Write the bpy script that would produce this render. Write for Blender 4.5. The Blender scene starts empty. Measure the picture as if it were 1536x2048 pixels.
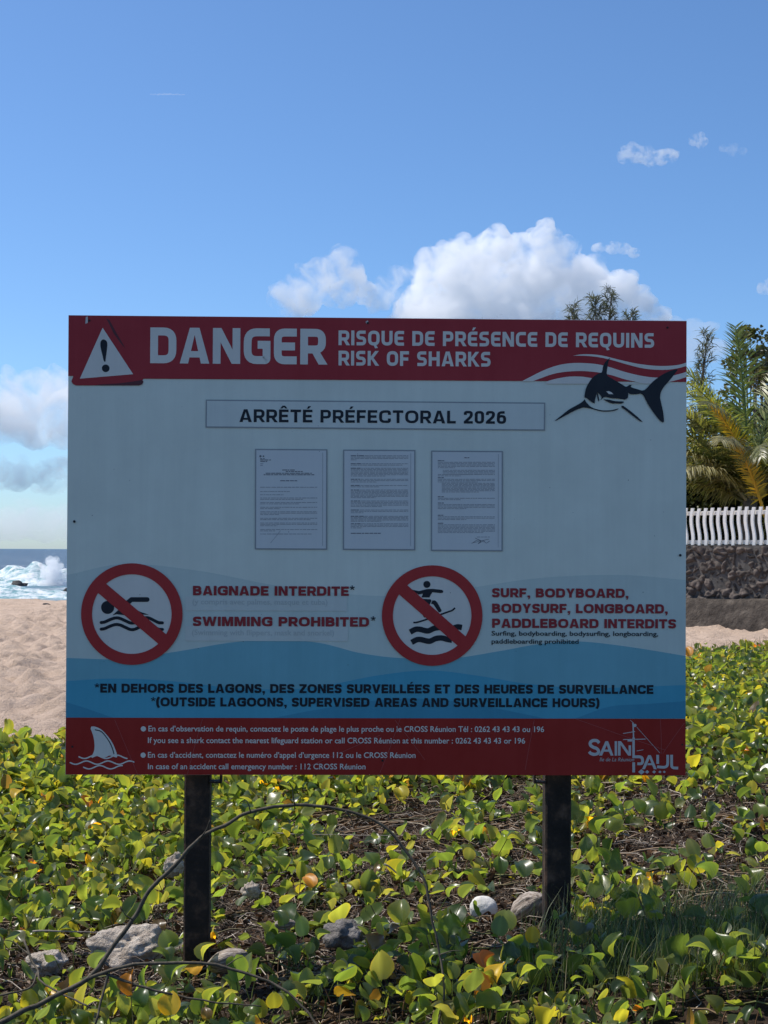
import bpy, math, random
import numpy as np
from mathutils import Vector, Matrix, noise
R_ = math.radians
rng = np.random.default_rng(7)
random.seed(7)
sc = bpy.context.scene
COL = sc.collection

# ------------------------------------------------------------------ camera
FPX, CX, CY = 2900.0, 768.0, 1024.0
CAM_Z = 1.38
PITCH, ROLL = math.atan(77 / FPX), R_(0.2815)
Fw = Vector((0, math.cos(PITCH), math.sin(PITCH)))
U0 = Vector((0, -math.sin(PITCH), math.cos(PITCH)))
Rt = Vector((1, 0, 0)) * math.cos(ROLL) + U0 * math.sin(ROLL)
Up = -Vector((1, 0, 0)) * math.sin(ROLL) + U0 * math.cos(ROLL)
cd = bpy.data.cameras.new('camera')
cam = bpy.data.objects.new('camera', cd)
COL.objects.link(cam)
cd.sensor_fit = 'VERTICAL'
cd.sensor_height = 36.0
cd.sensor_width = 27.0
cd.lens = FPX / 2048 * 36
cd.clip_start = 0.05
cd.clip_end = 60000
cam.matrix_world = Matrix(((Rt.x, Up.x, -Fw.x, 0), (Rt.y, Up.y, -Fw.y, 0), (Rt.z, Up.z, -Fw.z, CAM_Z), (0, 0, 0, 1)))
sc.camera = cam

# ------------------------------------------------------------------ world, sun, exposure
SUN_EL, SUN_AZ = R_(56), R_(-66)          # azimuth from +Y, clockwise
w = bpy.data.worlds.new('World')
sc.world = w
w.use_nodes = True
nt = w.node_tree
nt.nodes.clear()
out = nt.nodes.new('ShaderNodeOutputWorld')
bg = nt.nodes.new('ShaderNodeBackground')
sky = nt.nodes.new('ShaderNodeTexSky')
sky.sky_type = 'NISHITA'
sky.sun_disc = False
sky.sun_elevation = SUN_EL
sky.sun_rotation = SUN_AZ
sky.altitude = 0
sky.air_density = 0.85
sky.dust_density = 0.5
sky.ozone_density = 10.0
bg.inputs['Strength'].default_value = 0.14
wb = nt.nodes.new('ShaderNodeMix')          # camera white balance: a touch less violet
wb.data_type = 'RGBA'; wb.blend_type = 'MULTIPLY'; wb.inputs[0].default_value = 1.0
wb.inputs[7].default_value = (0.955, 1.01, 1.0, 1)
nt.links.new(sky.outputs[0], wb.inputs[6])
nt.links.new(wb.outputs[2], bg.inputs['Color'])
nt.links.new(bg.outputs[0], out.inputs['Surface'])
sd = bpy.data.lights.new('sun', 'SUN')
sd.energy = 4.4
sd.angle = R_(0.55)
sd.color = (1.0, 0.94, 0.85)
sun = bpy.data.objects.new('sun', sd)
COL.objects.link(sun)
SUN_DIR = Vector((math.sin(SUN_AZ) * math.cos(SUN_EL), math.cos(SUN_AZ) * math.cos(SUN_EL), math.sin(SUN_EL)))
sun.rotation_euler = SUN_DIR.to_track_quat('Z', 'Y').to_euler()
sun.location = (0, 0, 30)
sc.view_settings.view_transform = 'Standard'
sc.view_settings.look = 'None'
sc.view_settings.exposure = 0.13
sc.view_settings.gamma = 1.0
sc.render.engine = 'CYCLES'
cy = sc.cycles
cy.max_bounces = 24
cy.volume_bounces = 20
cy.volume_step_rate = 0.12
cy.volume_max_steps = 512
cy.diffuse_bounces = 4
cy.glossy_bounces = 3
cy.transmission_bounces = 6
cy.transparent_max_bounces = 12
cy.use_denoising = True
try:
    cy.denoiser = 'OPENIMAGEDENOISE'
    cy.denoising_prefilter = 'ACCURATE'
except Exception:
    pass

# ------------------------------------------------------------------ helpers
def ray(px, py):
    return Fw + Rt * ((px - CX) / FPX) - Up * ((py - CY) / FPX)

def at(px, py, Y):
    d = ray(px, py)
    return Vector((0, 0, CAM_Z)) + d * (Y / d.y)

def smooth(a, b, x):
    t = min(1.0, max(0.0, (x - a) / (b - a)))
    return t * t * (3 - 2 * t)

def fbm(p, o=4, lac=2.0, g=0.5):
    s, a = 0.0, 1.0
    p = Vector(p)
    for _ in range(o):
        s += a * noise.noise(p)
        p = p * lac
        a *= g
    return s

def tag(o, label=None, cat=None, group=None, kind=None):
    if label: o['label'] = label
    if cat: o['category'] = cat
    if group: o['group'] = group
    if kind: o['kind'] = kind
    return o

def empty(name, loc=(0, 0, 0), rot=(0, 0, 0)):
    o = bpy.data.objects.new(name, None)
    COL.objects.link(o)
    o.location = loc
    o.rotation_euler = rot
    o.empty_display_size = 0.1
    return o

def link_mesh(name, me, mats, parent=None, loc=None):
    o = bpy.data.objects.new(name, me)
    COL.objects.link(o)
    for m in (mats if isinstance(mats, (list, tuple)) else [mats]):
        me.materials.append(m)
    if parent: o.parent = parent
    if loc is not None: o.location = loc
    return o

def np_mesh(name, V, F, colors=None, smooth_=True):
    """V (n,3), F (m,k) with equal k; colors per vertex (n,3)"""
    me = bpy.data.meshes.new(name)
    V = np.asarray(V, np.float32)
    F = np.asarray(F, np.int32)
    k = F.shape[1]
    me.vertices.add(len(V))
    me.vertices.foreach_set('co', V.ravel())
    me.loops.add(F.size)
    me.loops.foreach_set('vertex_index', F.ravel())
    me.polygons.add(len(F))
    me.polygons.foreach_set('loop_start', np.arange(0, F.size, k, dtype=np.int32))
    me.polygons.foreach_set('loop_total', np.full(len(F), k, np.int32))
    me.polygons.foreach_set('use_smooth', np.full(len(F), smooth_))
    if colors is not None:
        a = me.color_attributes.new('tint', 'FLOAT_COLOR', 'POINT')
        c = np.ones((len(V), 4), np.float32)
        c[:, :3] = colors
        a.data.foreach_set('color', c.ravel())
    me.update()
    me.validate()
    return me

class MB:
    def __init__(s):
        s.v, s.f, s.m = [], [], []
    def add(s, vs, fs, m=0):
        b = len(s.v)
        s.v += [tuple(v) for v in vs]
        for f in fs:
            s.f.append([b + i for i in f]); s.m.append(m)
    def box(s, c, h, m=0, rot=None):
        vs = []
        for z in (-1, 1):
            for x, y in ((-1, -1), (1, -1), (1, 1), (-1, 1)):
                p = Vector((x * h[0], y * h[1], z * h[2]))
                if rot: p = rot @ p
                vs.append(Vector(c) + p)
        s.add(vs, [(3, 2, 1, 0), (4, 5, 6, 7), (0, 1, 5, 4), (1, 2, 6, 5), (2, 3, 7, 6), (3, 0, 4, 7)], m)
    def tube(s, pts, rad, n=6, m=0, cap=True):
        pts = [Vector(p) for p in pts]
        if not isinstance(rad, (list, tuple)): rad = [rad] * len(pts)
        vs, fs = [], []
        ref = Vector((0.31, 0.22, 0.93)).normalized()
        for i, p in enumerate(pts):
            t = (pts[min(i + 1, len(pts) - 1)] - pts[max(i - 1, 0)]).normalized()
            a = t.cross(ref)
            if a.length < 1e-3: a = t.cross(Vector((1, 0, 0)))
            a.normalize(); b = t.cross(a)
            for k in range(n):
                q = 2 * math.pi * k / n
                vs.append(p + (a * math.cos(q) + b * math.sin(q)) * rad[i])
        for i in range(len(pts) - 1):
            for k in range(n):
                fs.append((i * n + k, i * n + (k + 1) % n, (i + 1) * n + (k + 1) % n, (i + 1) * n + k))
        if cap:
            fs.append(tuple(range(n))[::-1]); fs.append(tuple((len(pts) - 1) * n + k for k in range(n)))
        s.add(vs, fs, m)
    def build(s, name, mats, parent=None, loc=None, smooth_=False):
        me = bpy.data.meshes.new(name)
        me.from_pydata(s.v, [], s.f)
        o = link_mesh(name, me, mats, parent, loc)
        me.polygons.foreach_set('material_index', s.m)
        me.polygons.foreach_set('use_smooth', [smooth_] * len(s.f))
        me.update()
        return o

# ------------------------------------------------------------------ materials
def mat(name):
    m = bpy.data.materials.new(name)
    m.use_nodes = True
    n = m.node_tree.nodes
    return m, m.node_tree, n['Principled BSDF'], n['Material Output']

def node(t, typ, **kw):
    n = t.nodes.new(typ)
    for k, v in kw.items():
        if k in n.inputs: n.inputs[k].default_value = v
        else: setattr(n, k, v)
    return n

def ramp(t, fac, stops):
    r = t.nodes.new('ShaderNodeValToRGB')
    e = r.color_ramp.elements
    while len(e) < len(stops): e.new(0.5)
    for el, (p, c) in zip(e, stops):
        el.position = p; el.color = (*c, 1)
    t.links.new(fac, r.inputs[0])
    return r.outputs[0]

def noise_mat(name, stops, scale=6, rough=0.8, bump=0.0, bscale=None, detail=6, spec=0.3, dist=0.02):
    m, t, p, o = mat(name)
    tc = t.nodes.new('ShaderNodeTexCoord')
    n = node(t, 'ShaderNodeTexNoise', Scale=scale, Detail=detail, Roughness=0.6)
    t.links.new(tc.outputs['Object'], n.inputs['Vector'])
    t.links.new(ramp(t, n.outputs[0], stops), p.inputs['Base Color'])
    p.inputs['Roughness'].default_value = rough
    p.inputs['Specular IOR Level'].default_value = spec
    if bump:
        n2 = node(t, 'ShaderNodeTexNoise', Scale=bscale or scale * 3, Detail=8, Roughness=0.65)
        t.links.new(tc.outputs['Object'], n2.inputs['Vector'])
        b = node(t, 'ShaderNodeBump', Strength=bump, Distance=dist)
        t.links.new(n2.outputs[0], b.inputs['Height'])
        t.links.new(b.outputs[0], p.inputs['Normal'])
    return m

def print_mat(name, col, rough=0.42, var=0.07, spec=0.35):
    """sign print: colour with a light film of salt dust and fine specks"""
    m, t, p, o = mat(name)
    tc = t.nodes.new('ShaderNodeTexCoord')
    n = node(t, 'ShaderNodeTexNoise', Scale=5.0, Detail=7, Roughness=0.62)
    t.links.new(tc.outputs['Object'], n.inputs['Vector'])
    mp_ = node(t, 'ShaderNodeMapping'); mp_.inputs['Scale'].default_value = (26, 26, 1.3)
    t.links.new(tc.outputs['Object'], mp_.inputs[0])
    ns = node(t, 'ShaderNodeTexNoise', Scale=1.0, Detail=5, Roughness=0.7); t.links.new(mp_.outputs[0], ns.inputs['Vector'])
    av = node(t, 'ShaderNodeMix', data_type='FLOAT'); av.inputs[0].default_value = 0.38
    t.links.new(n.outputs[0], av.inputs[2]); t.links.new(ns.outputs[0], av.inputs[3])
    lo = tuple(c * (1 - var) for c in col)
    hi = tuple(min(1, c * (1 + var) + 0.012) for c in col)
    c = ramp(t, av.outputs[0], [(0.32, lo), (0.68, hi)])
    t.links.new(c, p.inputs['Base Color'])
    p.inputs['Roughness'].default_value = rough
    p.inputs['Specular IOR Level'].default_value = spec
    return m

def tint_mat(name, rough=0.5, trans=0.0, tboost=(1.3, 1.35, 0.7), spec=0.5, bump=0, vein=False):
    """colour from the per-leaf attribute, plus light let through thin blades"""
    m, t, p, o = mat(name)
    a = node(t, 'ShaderNodeVertexColor', layer_name='tint')
    t.links.new(a.outputs[0], p.inputs['Base Color'])
    p.inputs['Roughness'].default_value = rough
    p.inputs['Specular IOR Level'].default_value = spec
    if trans:
        tr = t.nodes.new('ShaderNodeBsdfTranslucent')
        mul = node(t, 'ShaderNodeMix', data_type='RGBA', blend_type='MULTIPLY')
        mul.inputs[0].default_value = 1.0
        t.links.new(a.outputs[0], mul.inputs[6])
        mul.inputs[7].default_value = (*tboost, 1)
        t.links.new(mul.outputs[2], tr.inputs['Color'])
        mx = node(t, 'ShaderNodeMixShader')
        mx.inputs[0].default_value = trans
        t.links.new(p.outputs[0], mx.inputs[1])
        t.links.new(tr.outputs[0], mx.inputs[2])
        t.links.new(mx.outputs[0], o.inputs['Surface'])
    return m

# ------------------------------------------------------------------ terrain
CARPET_END = lambda x: 9.6 + max(-1.0, (x + 2.5)) * 1.12
def coast(x):                              # y of the beach crest
    return 34.0 + max(0.0, x) ** 2 * 14 + 0.02 * x * x
def gz(x, y):
    near = 1 - smooth(7, 14, y)
    z = near * max(-0.09, min(0.24, 0.11 * (x + 0.6))) + (1 - near) * 0.075
    c = coast(x)
    z -= 6.5 * smooth(0, 38, y - c) + 0.0 * max(0, y - c)
    if x > 3: z += 1.0 * smooth(26, 34, y) * smooth(3, 6, x)
    return z
def bumpz(x, y):
    car = smooth(-0.8, 0.6, y - CARPET_END(x))   # 1 on bare sand
    n1 = noise.noise((x * 2.6, y * 2.6, 3.1))
    n2 = noise.noise((x * 7.2, y * 6.6, 9.4))
    n3 = noise.noise((x * 0.7, y * 0.7, 1.4))
    n4 = noise.noise((x * 4.4, y * 3.9, 5.5))
    far = 1 - smooth(36, 60, y)
    s = (0.03 * n1 + 0.105 * max(n2, -.18) + 0.085 * max(-.15, n4)) * car * far
    return s + 0.03 * n3 * far + (1 - car) * (0.018 * n2 + 0.02 * n1)
def ground(x, y): return gz(x, y) + bumpz(x, y)

xs = np.unique(np.concatenate([np.linspace(-90, -14, 30), np.arange(-14, -7, 0.3), np.arange(-7, -1.5, 0.062), np.arange(-1.5, 3.2, 0.085), np.arange(3.2, 9, 0.2), np.linspace(9, 160, 50)]))
ys = np.unique(np.concatenate([np.linspace(-40, 2, 30), np.arange(2, 13, 0.085), np.arange(13, 24, 0.085), np.arange(24, 36, 0.14), np.arange(36, 80, 1.0), np.linspace(80, 260, 30)]))
GX, GY = np.meshgrid(xs, ys)
Z = np.array([ground(x, y) for x, y in zip(GX.ravel(), GY.ravel())])
lit = np.array([1 - smooth(-0.5, 0.45, y - CARPET_END(x) + 0.7 * noise.noise((x * .8, y * .8, 0)) + .35 * noise.noise((x * 3, y * 3, 5))) for x, y in zip(GX.ravel(), GY.ravel())])
nx, ny = len(xs), len(ys)
I = np.arange(nx * ny).reshape(ny, nx)
F = np.stack([I[:-1, :-1], I[:-1, 1:], I[1:, 1:], I[1:, :-1]], -1).reshape(-1, 4)
me = np_mesh('beach', np.stack([GX.ravel(), GY.ravel(), Z], 1), F, np.repeat(lit[:, None], 3, 1))

m_beach, t, p, o = mat('sand_and_leaf_litter')
tc = t.nodes.new('ShaderNodeTexCoord')
n1 = node(t, 'ShaderNodeTexNoise', Scale=3.0, Detail=8, Roughness=0.7)
n2 = node(t, 'ShaderNodeTexNoise', Scale=160.0, Detail=3, Roughness=0.7)
n3 = node(t, 'ShaderNodeTexNoise', Scale=38.0, Detail=8, Roughness=0.75)
for n in (n1, n2, n3): t.links.new(tc.outputs['Object'], n.inputs['Vector'])
sand = ramp(t, n1.outputs[0], [(0.3, (0.58, 0.44, 0.335)), (0.7, (0.74, 0.575, 0.455))])
grain = ramp(t, n2.outputs[0], [(0.3, (0.72, 0.70, 0.68)), (0.7, (1.12, 1.1, 1.08))])
mg = node(t, 'ShaderNodeMix', data_type='RGBA', blend_type='MULTIPLY'); mg.inputs[0].default_value = 1
t.links.new(sand, mg.inputs[6]); t.links.new(grain, mg.inputs[7])
litter = ramp(t, n3.outputs[0], [(0.32, (0.022, 0.015, 0.011)), (0.52, (0.06, 0.04, 0.028)), (0.62, (0.10, 0.07, 0.05)), (0.75, (0.26, 0.2, 0.155))])
a = node(t, 'ShaderNodeVertexColor', layer_name='tint')
mm = node(t, 'ShaderNodeMix', data_type='RGBA')
t.links.new(a.outputs[0], mm.inputs[0]); t.links.new(mg.outputs[2], mm.inputs[6]); t.links.new(litter, mm.inputs[7])
t.links.new(mm.outputs[2], p.inputs['Base Color'])
p.inputs['Roughness'].default_value = 0.95
p.inputs['Specular IOR Level'].default_value = 0.15
n4 = node(t, 'ShaderNodeTexNoise', Scale=11.0, Detail=5, Roughness=0.7); t.links.new(tc.outputs['Object'], n4.inputs['Vector'])
b0 = node(t, 'ShaderNodeBump', Strength=1.0, Distance=0.05); t.links.new(n4.outputs[0], b0.inputs['Height'])
b = node(t, 'ShaderNodeBump', Strength=0.8, Distance=0.03); t.links.new(b0.outputs[0], b.inputs['Normal'])
t.links.new(n3.outputs[0], b.inputs['Height']); t.links.new(b.outputs[0], p.inputs['Normal'])
tag(link_mesh('beach', me, m_beach), 'pale sandy beach with dark leaf litter under the vines', 'beach', kind='structure')

# ------------------------------------------------------------------ sea
SEA = -3.0
m_sea, t, p, o = mat('sea_water')
tc = t.nodes.new('ShaderNodeTexCoord')
sep = t.nodes.new('ShaderNodeSeparateXYZ'); t.links.new(tc.outputs['Object'], sep.inputs[0])
mp = node(t, 'ShaderNodeMapRange'); mp.inputs[1].default_value = 90; mp.inputs[2].default_value = 420
t.links.new(sep.outputs[1], mp.inputs[0])
deep = ramp(t, mp.outputs[0], [(0.0, (0.10, 0.26, 0.30)), (0.25, (0.07, 0.18, 0.24)), (0.6, (0.055, 0.10, 0.145))])
mpn = node(t, 'ShaderNodeMapping'); mpn.inputs['Scale'].default_value = (0.05, 0.11, 1)
t.links.new(tc.outputs['Object'], mpn.inputs[0])
fn = node(t, 'ShaderNodeTexNoise', Scale=1.6, Detail=9, Roughness=0.68, Distortion=0.6)
t.links.new(mpn.outputs[0], fn.inputs['Vector'])
near = ramp(t, mp.outputs[0], [(0.0, (0.09, 0.09, 0.09)), (0.14, (0.13, 0.13, 0.13)), (0.3, (0.02, 0.02, 0.02)), (0.5, (0, 0, 0))])
ad = node(t, 'ShaderNodeMath', operation='ADD'); t.links.new(fn.outputs[0], ad.inputs[0]); t.links.new(near, ad.inputs[1])
foam = ramp(t, ad.outputs[0], [(0.60, (0, 0, 0)), (0.68, (1, 1, 1))])
mx = node(t, 'ShaderNodeMix', data_type='RGBA'); t.links.new(foam, mx.inputs[0]); t.links.new(deep, mx.inputs[6]); mx.inputs[7].default_value = (0.75, 0.8, 0.82, 1)
t.links.new(mx.outputs[2], p.inputs['Base Color'])
p.inputs['Roughness'].default_value = 0.35
p.inputs['Specular IOR Level'].default_value = 0.4
bn = node(t, 'ShaderNodeTexNoise', Scale=7.0, Detail=8, Roughness=0.6); t.links.new(mpn.outputs[0], bn.inputs['Vector'])
b = node(t, 'ShaderNodeBump', Strength=1.0, Distance=1.2); t.links.new(bn.outputs[0], b.inputs['Height']); t.links.new(b.outputs[0], p.inputs['Normal'])
sx = np.concatenate([np.linspace(-30000, -260, 14), np.arange(-250, 20, 2.5), np.linspace(30, 30000, 16)])
sy = np.concatenate([np.linspace(40, 78, 8), np.arange(80, 330, 1.6), np.geomspace(340, 30000, 40)])
GX, GY = np.meshgrid(sx, sy)
def wave(x, y):
    k = 1 - smooth(250, 330, y)
    if x < -255 or x > 25: k = 0
    return k * (0.28 * math.sin(y * 0.33 + 1.8 * noise.noise((x * .03, y * .02, 0))) + 0.35 * noise.noise((x * 0.1, y * 0.22, 2)))
Z = np.array([SEA + wave(x, y) for x, y in zip(GX.ravel(), GY.ravel())])
nx, ny = len(sx), len(sy)
I = np.arange(nx * ny).reshape(ny, nx)
F = np.stack([I[:-1, :-1], I[:-1, 1:], I[1:, 1:], I[1:, :-1]], -1).reshape(-1, 4)
tag(link_mesh('sea', np_mesh('sea', np.stack([GX.ravel(), GY.ravel(), Z], 1), F), m_sea), 'blue sea with white surf near the beach', 'sea', kind='structure')

m_foam, t, p, o = mat('wave_foam')
tc = t.nodes.new('ShaderNodeTexCoord')
fn = node(t, 'ShaderNodeTexNoise', Scale=0.9, Detail=9, Roughness=0.7); t.links.new(tc.outputs['Object'], fn.inputs['Vector'])
t.links.new(ramp(t, fn.outputs[0], [(0.40, (0.16, 0.36, 0.40)), (0.5, (0.6, 0.72, 0.74)), (0.58, (0.86, 0.88, 0.88))]), p.inputs['Base Color'])
p.inputs['Roughness'].default_value = 0.75
b = node(t, 'ShaderNodeBump', Strength=1.0, Distance=0.5); t.links.new(fn.outputs[0], b.inputs['Height']); t.links.new(b.outputs[0], p.inputs['Normal'])

def breaker(y0, x0, x1, h, wdt, seed, label):
    us = np.linspace(0, 1, 150); vs = np.linspace(-1, 1, 18)
    V = []
    for v in vs:
        for u in us:
            x = x0 + (x1 - x0) * u
            e = math.sin(math.pi * u) ** 0.35
            nn = fbm((x * 0.16, v * 1.2, seed), 5)
            prof = max(0.0, 1 - abs(v)) ** 0.75
            z = SEA - 0.15 + e * prof * h * (0.75 + 0.75 * nn) + 0.25 * prof * fbm((x * 0.9, v * 4, seed + 5), 3)
            V.append((x, y0 + v * wdt + 4 * noise.noise((x * .05, seed, 0)), z))
    I = np.arange(150 * 18).reshape(18, 150)
    F = np.stack([I[:-1, :-1], I[:-1, 1:], I[1:, 1:], I[1:, :-1]], -1).reshape(-1, 4)
    tag(link_mesh('breaking_wave', np_mesh('breaking_wave', V, F), m_foam), label, 'wave', 'waves breaking off the beach')
breaker(168, -90, -14, 2.9, 9, 1.0, 'farther white breaking wave behind the dark surf rocks')
breaker(137, -80, -12, 0.9, 5, 4.0, 'low foaming wave nearest the beach sand')

m_spray, t, p, o = mat('spray_droplets')
p.inputs['Base Color'].default_value = (0.88, 0.9, 0.92, 1); p.inputs['Roughness'].default_value = 0.6
tr = node(t, 'ShaderNodeBsdfTranslucent', Color=(0.9, 0.92, 0.95, 1)); mx = node(t, 'ShaderNodeMixShader'); mx.inputs[0].default_value = 0.7
t.links.new(p.outputs[0], mx.inputs[1]); t.links.new(tr.outputs[0], mx.inputs[2]); t.links.new(mx.outputs[0], o.inputs['Surface'])
V, Fs = [], []
tet = np.array([(1, 1, 1), (1, -1, -1), (-1, 1, -1), (-1, -1, 1)]) * 0.6
tf = np.array([(0, 1, 2), (0, 3, 1), (0, 2, 3), (1, 3, 2)])
base = at(103, 1186, 160)
k = 0
jets = [(random.gauss(0, 1.0), random.uniform(0.35, 1.0)) for _ in range(26)]
for i in range(3500):
    jx, jh = random.choice(jets)
    hgt = 5.2 * jh * math.exp(-(jx / 1.7) ** 2 * 0.6)
    q = random.random() ** 1.35
    x = jx * (0.7 + 0.7 * q) + random.gauss(0, 0.18 + 0.35 * q)
    z = hgt * q + random.gauss(0, 0.12)
    s = random.uniform(0.03, 0.10) * (1.25 - 0.75 * q)
    c = np.array((base.x + x, base.y + random.gauss(0, 0.8), base.z + z))
    V.append(tet * s * .6 + c); Fs.append(tf + 4 * i)
tag(link_mesh('sea_spray', np_mesh('sea_spray', np.concatenate(V), np.concatenate(Fs), smooth_=False), m_spray), 'white plume of spray thrown up by a breaking wave', 'spray', kind='stuff')

# ------------------------------------------------------------------ rocks
m_lime = noise_mat('pale_coral_stone', [(0.3, (0.27, 0.215, 0.165)), (0.5, (0.58, 0.49, 0.40)), (0.7, (0.80, 0.71, 0.60))], 26, 0.9, 1.0, 48, dist=.03)
m_grey = noise_mat('grey_stone', [(0.3, (0.16, 0.145, 0.135)), (0.7, (0.38, 0.35, 0.33))], 30, 0.9, 1.0, 55, dist=.03)
m_dark = noise_mat('dark_basalt', [(0.3, (0.018, 0.019, 0.022)), (0.7, (0.07, 0.068, 0.066))], 5, 0.75, 0.6, 18)
m_white = noise_mat('white_coral', [(0.3, (0.6, 0.57, 0.52)), (0.7, (0.8, 0.77, 0.72))], 10, 0.8, 0.4, 50)

def rock_mesh(name, size, seed, rough=0.35, sub=4):
    import bmesh
    bm = bmesh.new()
    bmesh.ops.create_icosphere(bm, subdivisions=sub, radius=1)
    for v in bm.verts:
        n = v.co.normalized()
        cell = noise.voronoi(n * 1.3 + Vector((seed, 0, 0)))[0]
        d = 1 + rough * (fbm(n * 1.2 + Vector((seed, seed, 0)), 3) * 0.8 + (cell[1] - cell[0]) * 0.25 + 0.18 * fbm(n * 6 + Vector((0, seed, 0)), 4))
        v.co = Vector((n.x * size[0] * d, n.y * size[1] * d, n.z * size[2] * d))
    me = bpy.data.meshes.new(name)
    bm.to_mesh(me); bm.free()
    me.polygons.foreach_set('use_smooth', [True] * len(me.polygons))
    return me

def rock(name, px0, px1, pyt, pyb, m, seed, label, cat, Y=None, rough=0.6, rot=0, group=None, deep=0.8, sub=4):
    """stone whose foot is seen at pyb; its own size comes from its distance"""
    pxm = (px0 + px1) / 2
    if Y is None:
        Y = 4.2
        for _ in range(40):
            P = at(pxm, pyb, Y)
            if P.z <= gz(P.x, Y): break
            Y += 0.1
            if Y > 8: break
    w = (px1 - px0) / FPX * Y
    h = (pyb - pyt) / FPX * Y
    c = at(pxm, pyb, Y)
    me = rock_mesh(name, (w * 0.5, w * 0.5 * deep, h * 0.62), seed, rough, sub)
    ob = link_mesh(name, me, m, None, (c.x, Y + 0.02, c.z + h * 0.38))
    ob.rotation_euler = (0, 0, rot)
    return tag(ob, label, cat, group)

rock('limestone_rock', 186, 352, 1858, 1934, m_lime, 3.3, 'large pale pitted rock just left of the left signpost base', 'rock', Y=4.95, rough=0.5, deep=0.7, sub=5)
rock('stone', 58, 128, 1908, 1944, m_lime, 8.1, 'small rough pale stone left of the large pitted rock', 'stone', Y=4.85)
rock('coral_stone', 940, 996, 1796, 1836, m_white, 5.2, 'smooth white stone beside the grey fibrous husk', 'stone', Y=5.05, rough=0.12)
rock('stone', 1212, 1276, 1724, 1764, m_grey, 12.4, 'rounded grey stone in the litter right of the right signpost', 'stone', Y=5.75)
rock('stone', 650, 730, 1845, 1890, m_grey, 15.9, 'flat grey stone among leaves right of the left signpost', 'stone', Y=4.82)
rock('stone', 484, 518, 1768, 1794, m_lime, 18.8, 'small whitish stone behind and right of the left signpost', 'stone', Y=5.45)
rock('stone', 330, 366, 1712, 1746, m_lime, 24.1, 'pale stone peeping out left of the left signpost at mid height', 'stone', Y=5.6)
rock('stone', 1366, 1420, 1848, 1906, m_grey, 27.3, 'dull stone in the shade near the right edge', 'stone', Y=4.72)
rock('stone', 1255, 1300, 1930, 1972, m_lime, 29.3, 'pale stone half buried in grass at lower right', 'stone', Y=4.45)
rock('stone', 1225, 1262, 1552, 1572, m_grey, 39.3, 'grey stone glimpsed in the vines just right of the sign foot', 'stone', Y=7.9)
for i, (a, b_, c_, d_, s, l, Y) in enumerate([(18, 56, 1163, 1183, 41, 'dark rock with surf breaking over it, larger one', 158), (18, 40, 1182, 1196, 44, 'low dark rock awash in foam nearer the beach', 142), (124, 140, 1178, 1196, 47, 'dark rock in the surf beside the edge of the sign', 140)]):
    rock('sea_rock', a, b_, c_, d_, m_dark, s, l, 'rock', Y=Y, group='rocks in the surf', sub=3)
for i, (a, b_, c_, d_, s, l) in enumerate([(-4, 16, 1208, 1220, 51, 'leftmost small stone on the beach crest'), (50, 64, 1208, 1216, 53, 'middle small stone on the beach crest'), (82, 101, 1206, 1217, 55, 'dark stone on the beach crest nearest the sign')]):
    rock('beach_stone', a, b_, c_, d_, m_dark, s, l, 'stone', Y=33.5, group='stones on the beach crest', sub=3)

# fibrous coconut husks
m_husk, t, p, o = mat('dry_husk_fibre')
tc = t.nodes.new('ShaderNodeTexCoord'); mpn = node(t, 'ShaderNodeMapping'); mpn.inputs['Scale'].default_value = (120, 120, 9)
t.links.new(tc.outputs['Object'], mpn.inputs[0])
n = node(t, 'ShaderNodeTexNoise', Scale=1.0, Detail=6, Roughness=0.6, Distortion=0.5); t.links.new(mpn.outputs[0], n.inputs['Vector'])
t.links.new(ramp(t, n.outputs[0], [(0.3, (0.07, 0.05, 0.04)), (0.5, (0.28, 0.225, 0.18)), (0.66, (0.52, 0.45, 0.39))]), p.inputs['Base Color'])
p.inputs['Roughness'].default_value = 0.9
b = node(t, 'ShaderNodeBump', Strength=1.0, Distance=0.006); t.links.new(n.outputs[0], b.inputs['Height']); t.links.new(b.outputs[0], p.inputs['Normal'])
def husk(px, py, Y, l, r, rot, seed, label):
    import bmesh
    bm = bmesh.new(); bmesh.ops.create_icosphere(bm, subdivisions=4, radius=1)
    for v in bm.verts:
        n = v.co.normalized()
        tz = n.z
        k = (1 - 0.35 * max(0, tz) ** 1.5) * (1 + 0.1 * math.cos(3 * math.atan2(n.y, n.x)) + 0.12 * fbm(Vector((n.x * 5, n.y * 5, n.z)) + Vector((seed, 0, 0)), 3))
        v.co = Vector((n.x * r * k, n.y * r * k, tz * l * (1 + 0.08 * fbm(n * 4, 2))))
    me = bpy.data.meshes.new('coconut_husk'); bm.to_mesh(me); bm.free()
    me.polygons.foreach_set('use_smooth', [True] * len(me.polygons))
    c = at(px, py, Y)
    ob = link_mesh('coconut_husk', me, m_husk, None, (c.x, Y, c.z)); ob.rotation_euler = rot
    tag(ob, label, 'coconut husk', 'dry coconut husks on the litter')
husk(1058, 1815, 5.0, 0.072, 0.05, (R_(15), R_(52), 0), 2.0, 'grey fibrous coconut husk leaning beside the right signpost base')
husk(455, 1920, 4.62, 0.07, 0.035, (R_(10), R_(68), 0), 7.0, 'grey weathered husk at the foot of the left signpost')
husk(571, 1848, 4.85, 0.036, 0.018, (0, R_(85), 0), 9.0, 'small tan husk piece lying between the two posts')
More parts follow.
